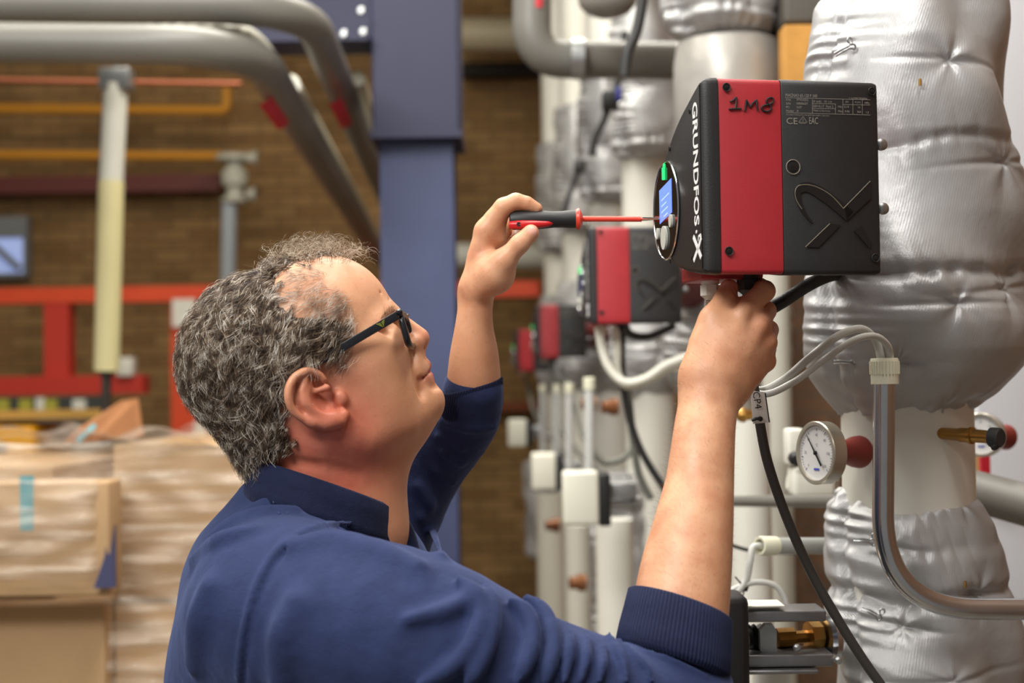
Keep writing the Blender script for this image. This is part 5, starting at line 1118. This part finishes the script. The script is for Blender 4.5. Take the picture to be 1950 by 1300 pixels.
# collar: stands from the neck seam, tall at the back, folding open at the front
def collar():
    n = 160; R = []
    cA = (HR * 0.943 - CU * 0.33); cA /= np.linalg.norm(cA)
    rows = [(P(612, 1004, 1.362), 81, 88, 0), (P(614, 978, 1.36), 78, 82, 0), (P(616, 952, 1.358), 76, 78, 0), (P(618, 926, 1.358), 74.5, 75, 0), (P(618.5, 922, 1.358), 71.5, 72, 0)]
    v = []; f = []; seq = [(r, 0) for r in rows] + [(r, 1) for r in rows[::-1]]
    for (c, a, b, _), inn in seq:
        for i in range(n):
            w = math.radians(14) + (2 * math.pi - math.radians(28)) * i / (n - 1)      # open slit towards the chest (w = 0)
            s = (1 - 0.0035 / 0.07) if inn else 1 + 0.0006 * math.cos(w * 150) * 0
            v.append(c + s * mm * (math.cos(w) * a * cA + math.sin(w) * b * (HT + CU * .16)))
    m_ = len(seq)
    for j in range(m_):
        j2 = (j + 1) % m_
        for i in range(n - 1): f.append((j * n + i, j * n + i + 1, j2 * n + i + 1, j2 * n + i))
    f.append(tuple(j * n for j in range(m_))); f.append(tuple(j * n + n - 1 for j in range(m_))[::-1])
    o = MB().add(v, f).build('collar', NAVYRIB, man, auto=False)
collar()
mb = MB(); q, g = GS.hit(768, 1000)
mb.tube([P(760, 985, 1.375), P(768, 1005, 1.375), P(778, 1040, 1.37), P(800, 1085, 1.36)], [.005, .009, .010, .004], 14, smooth_it=6)
mb.build('placket', NAVYRIB, man)

# ---------------------------------------------------------------- trousers and shoes (below the frame)
T = Sdf(); hx, hy = float(P(600, 1000, 1.37)[0]), 1.37
for sg in (-1, 1):
    T.chain([V(hx, hy + .085 * sg, .93), V(hx + .02, hy + .10 * sg, .50), V(hx - .02, hy + .12 * sg, .09)], V(.098, .072, .058), 0.03)
T.ell(V(hx, hy, .95), V(.12, .175, .12), None, 0.03)
tv, tf = T.mesh(V(hx - .2, hy - .3, .0), V(hx + .2, hy + .3, 1.1), 0.012)
link_mesh('trousers', tv, tf, mat('dark_workwear', srgb(32, 34, 44), 0.9), man)
for sg in (-1, 1):
    K = Sdf(); K.chain([V(hx - .05, hy + .12 * sg, .05), V(hx + .17, hy + .12 * sg, .04)], V(.05, .038), .02); K.cap(V(hx - .03, hy + .12 * sg, .07), V(hx - .03, hy + .12 * sg, .13), .05, .05, .02)
    K.plane(V(hx, hy, 0.0), V(0, 0, -1), .004)
    kv, kf = K.mesh(V(hx - .15, hy + .12 * sg - .1, -.05), V(hx + .28, hy + .12 * sg + .1, .22), 0.008)
    link_mesh('shoe', kv, kf, mat('shoe_leather', srgb(28, 26, 25), 0.6), man)
# ---------------------------------------------------------------- hair
HPOLY = [(672, 490), (648, 500), (612, 503), (575, 512), (540, 530), (535, 562), (565, 590), (625, 592), (655, 600), (677, 620), (668, 648), (664, 668), (660, 690), (640, 697),
         (612, 697), (585, 698), (560, 708), (545, 728), (540, 760), (550, 795), (562, 825), (568, 858), (545, 878), (505, 886), (420, 900), (250, 800), (250, 450), (480, 380), (680, 400)]
SK = Sdf(); SK.ops = list(B.ops[:13])
def mirror_near(v):
    c = (v - HC) @ HT; return v - 2 * np.minimum(c, 0)[:, None] * HT
vm = mirror_near(bv); pv, _ = proj(vm)
ins = inpoly(pv, HPOLY); pd = polydist(pv, HPOLY)
nr = np.zeros(len(bv) * 3, np.float32); body.data.vertices.foreach_get('normal', nr); nr = nr.reshape(-1, 3).astype(float)
near_skull = np.abs(SK(bv)) < 0.03
headz = (bv @ CU > (P(500, 900, 1.36) @ CU)) & (bv @ CR < (P(690, 600, 1.36) @ CR))
sel = ins & headz & near_skull & (pv[:, 1] < 866)
csel = sel & ((pd > 13) | (pv[:, 1] > 690)); fsel = bf[csel[bf].all(1)]
used = np.unique(fsel); remap = -np.ones(len(bv), int); remap[used] = np.arange(len(used))
f2 = remap[fsel]; th = 0.0075 * np.clip((pd[used] - 13) / 60.0, 0, 1) ** 1.1
topf = np.clip((pv[used, 0] - 520) / 60, 0, 1) * (pv[used, 1] < 600); th = th * (1 - 0.85 * topf) - 0.0008 * (pd[used] < 14)
wob = 0.0012 * (np.sin(bv[used] @ V(700, 300, 500)) * np.sin(bv[used] @ V(-300, 800, 450))) * np.clip(pd[used] / 30, 0, 1)
outer = bv[used] + nr[used] * (th + wob)[:, None]; inner = bv[used] - nr[used] * 0.002
nU = len(used)
E = np.concatenate([f2[:, [0, 1]], f2[:, [1, 2]], f2[:, [2, 3]], f2[:, [3, 0]]]); ek = np.sort(E, 1); kk = ek[:, 0] * nU + ek[:, 1]
u_, ix_, ct_ = np.unique(kk, return_index=True, return_counts=True); be = E[ix_[ct_ == 1]]
side = np.stack([be[:, 1], be[:, 0], be[:, 0] + nU, be[:, 1] + nU], 1)
hm = mat('hair_mass', srgb(80, 65, 54), 0.8, noise=(160, 0.3), bump=(420, .4))
hair = link_mesh('hair', np.concatenate([outer, inner]), np.concatenate([f2, f2[:, ::-1] + nU, side]), hm, man)
hair['label'] = 'short curly greying brown hair, thin on top'

def hair_mat(name, cols, rough=0.35):
    m = bpy.data.materials.new(name); m.use_nodes = True; nt = m.node_tree; n = nt.nodes; L = nt.links
    b = n['Principled BSDF']; b.inputs['Roughness'].default_value = rough; b.inputs['Specular IOR Level'].default_value = 0.4
    hi = n.new('ShaderNodeHairInfo'); cr = n.new('ShaderNodeValToRGB'); cr.color_ramp.interpolation = 'LINEAR'
    el = cr.color_ramp.elements
    while len(el) < len(cols): el.new(0.5)
    for e, (p, c) in zip(el, cols): e.position = p; e.color = c
    tc = n.new('ShaderNodeTexCoord'); z = n.new('ShaderNodeTexNoise'); z.inputs['Scale'].default_value = 95; L.new(tc.outputs['Object'], z.inputs['Vector'])
    mm_ = n.new('ShaderNodeMapRange'); mm_.inputs[1].default_value = .35; mm_.inputs[2].default_value = .65; mm_.inputs[3].default_value = -.3; mm_.inputs[4].default_value = .3; L.new(z.outputs[0], mm_.inputs[0])
    ad = n.new('ShaderNodeMath'); ad.operation = 'ADD'; ad.use_clamp = True; L.new(hi.outputs['Random'], ad.inputs[0]); L.new(mm_.outputs[0], ad.inputs[1]); L.new(ad.outputs[0], cr.inputs[0]); L.new(cr.outputs[0], b.inputs['Base Color']); return m
HAIRM = hair_mat('grey_brown_hair', [(0.0, srgb(44, 32, 25)), (0.48, srgb(88, 68, 52)), (0.74, srgb(146, 122, 98)), (0.90, srgb(212, 196, 174)), (1.0, srgb(246, 240, 230))])
def hair_object(name, P3, rad, m, parent):
    """P3: strands x points x 3"""
    n, k, _ = P3.shape; cu = bpy.data.hair_curves.new(name); cu.add_curves([k] * n)
    M = np.array(wm(parent).inverted()); q = P3.reshape(-1, 3) @ M[:3, :3].T + M[:3, 3]
    cu.attributes['position'].data.foreach_set('vector', q.astype(np.float32).ravel())
    ra = cu.attributes.get('radius') or cu.attributes.new('radius', 'FLOAT', 'POINT'); ra.data.foreach_set('value', rad.astype(np.float32).ravel())
    cu.materials.append(m); o = bpy.data.objects.new(name, cu); COL.objects.link(o); o.parent = parent; return o
def sgrad(sd, p):
    e = 1e-3; g = np.stack([sd(p + e * a) - sd(p - e * a) for a in np.eye(3)], 1); return g / (np.linalg.norm(g, axis=1, keepdims=True) + 1e-9)
def grow(roots, flow, length, curl, period, lift, K=13, nper=24, spread=0.0035, jit=0.35, jl=0.25, rise=0.5):
    """locks of strands following the skull with a shared curl"""
    nL = len(roots); N = nL * nper
    def rep(a): return np.repeat(a, nper, 0)
    g = sgrad(SK, roots); r0 = rep(roots) + rng.normal(0, spread, (N, 3)); d = SK(r0); gr = sgrad(SK, r0)
    r0 = r0 - gr * (d - 0.001)[:, None]
    fl = rep(flow) + rng.normal(0, jit * 0.45, (N, 3)); ph = rep(rng.uniform(0, 6.28, nL)) + rng.normal(0, 0.22, N)
    ln = rep(length) * rng.uniform(1 - jl, 1 + jl, N); cu = rep(curl) * rng.uniform(.6, 1.3, N); pe = rep(period); lf = rep(lift) * rng.uniform(.5, 1.25, N)
    hand = rep(rng.choice([-1, 1], nL))
    cen = r0.copy(); out = [r0.copy()]
    for k in range(1, K):
        t = k / (K - 1); gr = sgrad(SK, cen); f = fl - gr * np.sum(fl * gr, 1, keepdims=True); f /= np.linalg.norm(f, axis=1, keepdims=True) + 1e-9
        cen = cen + f * (ln / (K - 1))[:, None]
        gr = sgrad(SK, cen); d = SK(cen); tgt = 0.002 + lf * t ** rise
        cen = cen + gr * (tgt - d)[:, None]
        bi = np.cross(gr, f); a = ph + hand * 6.283 * t * ln / pe; am = cu * min(1, t * 2.2)
        out.append(cen + am[:, None] * (0.55 * np.cos(a)[:, None] * gr + np.sin(a)[:, None] * bi))
    return np.stack(out, 1)
dens = np.clip(pd[used] / 22.0, 0.25, 1) * np.where(topf > 0.2, 0.55, 1.0)
rp = np.where(sel)[0]; dens = np.clip(pd[rp] / 16.0, 0.35, 1) * np.where((pv[rp, 1] < 535) & (pv[rp, 0] > 530), 0.22, 1.0); w_ = dens / dens.sum(); NL = 3300
pick = rng.choice(len(rp), NL, p=w_); roots = bv[rp[pick]]; px_ = pv[rp[pick]]
cdist = np.clip((px_[:, 0] - 400) / 250, 0, 1)
flow = -HL_[None] * (0.25 + 0.55 * cdist)[:, None] - CU[None] * (0.95 - 0.35 * cdist)[:, None]
tuft = (px_[:, 1] < 530) & (px_[:, 0] > 500)
flow[tuft] = (HL_ * 0.3 + CU * 0.3)[None] + rng.normal(0, .6, (tuft.sum(), 3))
flow += rng.normal(0, 0.28, flow.shape)
low = np.clip((px_[:, 1] - 600) / 200, 0, 1)
pdk = pd[rp[pick]]
short = np.clip(pdk / 50, 0.28, 1)
frontside = (px_[:, 0] > 590) & (px_[:, 1] > 560)
length = np.where(tuft, .022, .052) * short * np.where((px_[:, 1] > 665) & (px_[:, 0] > 545) & (px_[:, 0] < 665), .4, 1) * np.where(px_[:, 1] > 800, .3, 1) * np.where(frontside, .7, 1.0)
S3 = grow(roots, flow, length, (0.0026 + 0.0042 * rng.random(NL)) * short, rng.uniform(.022, .046, NL), np.where(tuft, .008, .0130 + .001 * low) * short, K=16, nper=18, spread=.0014, jit=.10, rise=.7)
rad = np.linspace(.00018, .00007, S3.shape[1])[None] * rng.uniform(.7, 1.2, (S3.shape[0], 1))
strands = hair_object('hair_strands', S3, rad, HAIRM, hair); strands['kind'] = 'stuff'
# sparse curls standing off the top of the brow, fine short hairs at the temple
tp = np.array([HQ(x, y, c) for x, y, c in zip(rng.uniform(520, 662, 90), rng.uniform(495, 520, 90), rng.uniform(-38, 38, 90))])
S4 = grow(tp, (HL_ * .5 + CU * .2)[None] + rng.normal(0, .7, (90, 3)), np.full(90, .026), np.full(90, .0035), rng.uniform(.010, .016, 90), np.full(90, .017), nper=5, spread=.003)
o4 = hair_object('hair_strands', S4, np.linspace(.00013, .00005, S4.shape[1])[None] * np.ones((len(S4), 1)), hair_mat('pale_brown_hair', [(0, srgb(96, 76, 56)), (.5, srgb(150, 128, 104)), (1, srgb(222, 208, 186))]), hair); o4['kind'] = 'stuff'
def short_hairs(name, pts, nrm, dirs, ln, r, m, parent, K=4, bend=.5):
    n = len(pts); out = []
    for k in range(K):
        t = k / (K - 1); out.append(pts + (dirs * (1 - bend * t) + nrm * 0.5) * (ln * t)[:, None])
    o = hair_object(name, np.stack(out, 1), np.linspace(r, r * .4, K)[None] * np.ones((n, 1)), m, parent); o['kind'] = 'stuff'; return o
fz = [(556, 520), (620, 520), (690, 590), (700, 640), (672, 690), (640, 650), (590, 600), (552, 570)]
fr = np.where(inpoly(pv, fz) & near_skull & headz)[0]; fr = rng.choice(fr, 180)
S5 = grow(bv[fr], (-HL_ * .9 - CU * .35)[None] + rng.normal(0, .3, (180, 3)), rng.uniform(.012, .024, 180), np.full(180, .0014), rng.uniform(.016, .03, 180), np.full(180, .0045), nper=7, spread=.0022, jit=.25)
o5 = hair_object('hair_strands', S5, np.linspace(.00010, .00004, S5.shape[1])[None] * np.ones((len(S5), 1)), hair_mat('silver_hair', [(0, srgb(110, 92, 78)), (.5, srgb(176, 160, 144)), (1, srgb(240, 234, 224))]), hair); o5['kind'] = 'stuff'
tz = [(560, 545), (600, 545), (650, 565), (700, 600), (690, 640), (668, 690), (650, 712), (625, 705), (650, 640), (600, 590)]
tm = inpoly(pv, tz) & near_skull & headz & ~(pv[:, 0] < 560); ti = rng.choice(np.where(tm)[0], 1500)
short_hairs('temple_hair', bv[ti], nr[ti], (-HL_ * .8 - CU * .5)[None] + rng.normal(0, .35, (1500, 3)), rng.uniform(.005, .012, 1500), .00007, HAIRM, man)
EBM = hair_mat('eyebrow_hair', [(0, srgb(70, 48, 34)), (1, srgb(120, 92, 66))])
eb = [(748, 584), (740, 588), (728, 600), (722, 612), (730, 612), (745, 602), (755, 596)]
em = inpoly(pv, eb) & (np.abs((bv - HC) @ HT) > .008); ei = np.where(em)[0]
if len(ei): ei = rng.choice(ei, 420); short_hairs('eyebrow', bv[ei], nr[ei], (-HL_ * .2 + HV * .6)[None] + rng.normal(0, .35, (420, 3)), rng.uniform(.004, .008, 420), .00008, EBM, man)
# forearm hair
pb, zb = proj(bv)
am_ = (pb[:, 0] > 1215) & (pb[:, 0] < 1440) & (pb[:, 1] > 650) & (pb[:, 1] < 1160) & (bv @ CR > 0.1)
ai = rng.choice(np.where(am_)[0], 1900)
short_hairs('arm_hair', bv[ai], nr[ai], (CU * .3 - CR * .4)[None] + rng.normal(0, .4, (1900, 3)), rng.uniform(.004, .010, 1900), .00004, hair_mat('arm_hair', [(0, srgb(90, 62, 42)), (1, srgb(150, 110, 78))]), man)

# ---------------------------------------------------------------- glasses
gl = thing('eyeglasses', 'black plastic glasses with small green-gold mark on the temple, worn by the man', 'glasses', tuple(HP(758, 597, 70)))
BLK = mat('black_acetate', srgb(22, 24, 30), 0.28, spec=0.6)
for sg in (1, -1):
    def g3(x, y, c):
        p = HP(x, y, c); return p if sg > 0 else p - 2 * ((p - HC) @ HT) * HT
    mb = MB(); pa, pb_ = g3(757, 600, 72), g3(600, 692, 79); d = pb_ - pa; d /= np.linalg.norm(d); n_ = np.cross(HT, d)
    R = np.stack([d, n_, HT], 1)
    mb.box((pa + pb_) / 2, (np.linalg.norm(pb_ - pa) / 2, .0038, .0011), R, .0006)
    mb.tube([g3(602, 691, 79), g3(585, 703, 80), g3(572, 725, 81)], [.0035, .003, .0025], 12, smooth_it=5)
    mb.build('temple', BLK, gl)
    hn = g3(760, 594, 70); br = HP(773, 604, 0); A = br - hn; A /= np.linalg.norm(A); wd = np.linalg.norm(br - hn)
    D = HP(782, 657, 45) - HP(763, 590, 45); D -= A * (D @ A); hh = np.linalg.norm(D); D /= hh
    mb = MB(); pts = []
    for i in range(49):
        w = 2 * math.pi * i / 48; e = lambda t: math.copysign(abs(t) ** 0.55, t)
        pts.append(hn + A * (wd * .47 + wd * .42 * e(math.cos(w))) + D * (hh * .5 + hh * .47 * e(math.sin(w)) * (1 - .12 * math.sin(w))))
    mb.tube(pts, .0032, 12); mb.tube([hn - A * .003, hn - A * .001, hn + A * .004 + D * .002, hn + A * .007 + D * .004], [.0012, .0032, .0032, .0015], 14)
    mb.build('rim', BLK, gl)
    lens = MB(); lens.prism(pts[:-1], np.cross(A, D) * .0012)
    gm = mat('lens_glass', (1, 1, 1, 1), 0.02); gm.node_tree.nodes['Principled BSDF'].inputs['Transmission Weight'].default_value = 1.0; gm.node_tree.nodes['Principled BSDF'].inputs['IOR'].default_value = 1.15
    lens.build('lens', gm, gl, smooth=False)
mb = MB(); mb.tube([HP(773, 604, 8), HP(776, 600, 0), HP(773, 604, -8)], .002, 10, smooth_it=4); mb.build('bridge', BLK, gl)
mk = mat('gold_mark', srgb(150, 156, 52), 0.4); mb = MB()
pa, pb_ = HP(757, 600, 73.6), HP(600, 692, 80.6); d = pb_ - pa; d /= np.linalg.norm(d); n_ = np.cross(HT, d)
if n_ @ CU < 0: n_ = -n_
c0 = pa + d * .0165
for i in range(4):                                                 # little spread-wing emblem
    for s_ in (-1, 1):
        w0 = .0042 - .0010 * i; y = .0018 - .0013 * i
        mb.prism([c0 + d * s_ * .0004 + n_ * (y - .0006), c0 + d * s_ * w0 + n_ * (y + .0004), c0 + d * s_ * w0 + n_ * (y + .0010), c0 + d * s_ * .0004 + n_ * y], HT * .0003)
mb.build('emblem', mk, gl, smooth=False)
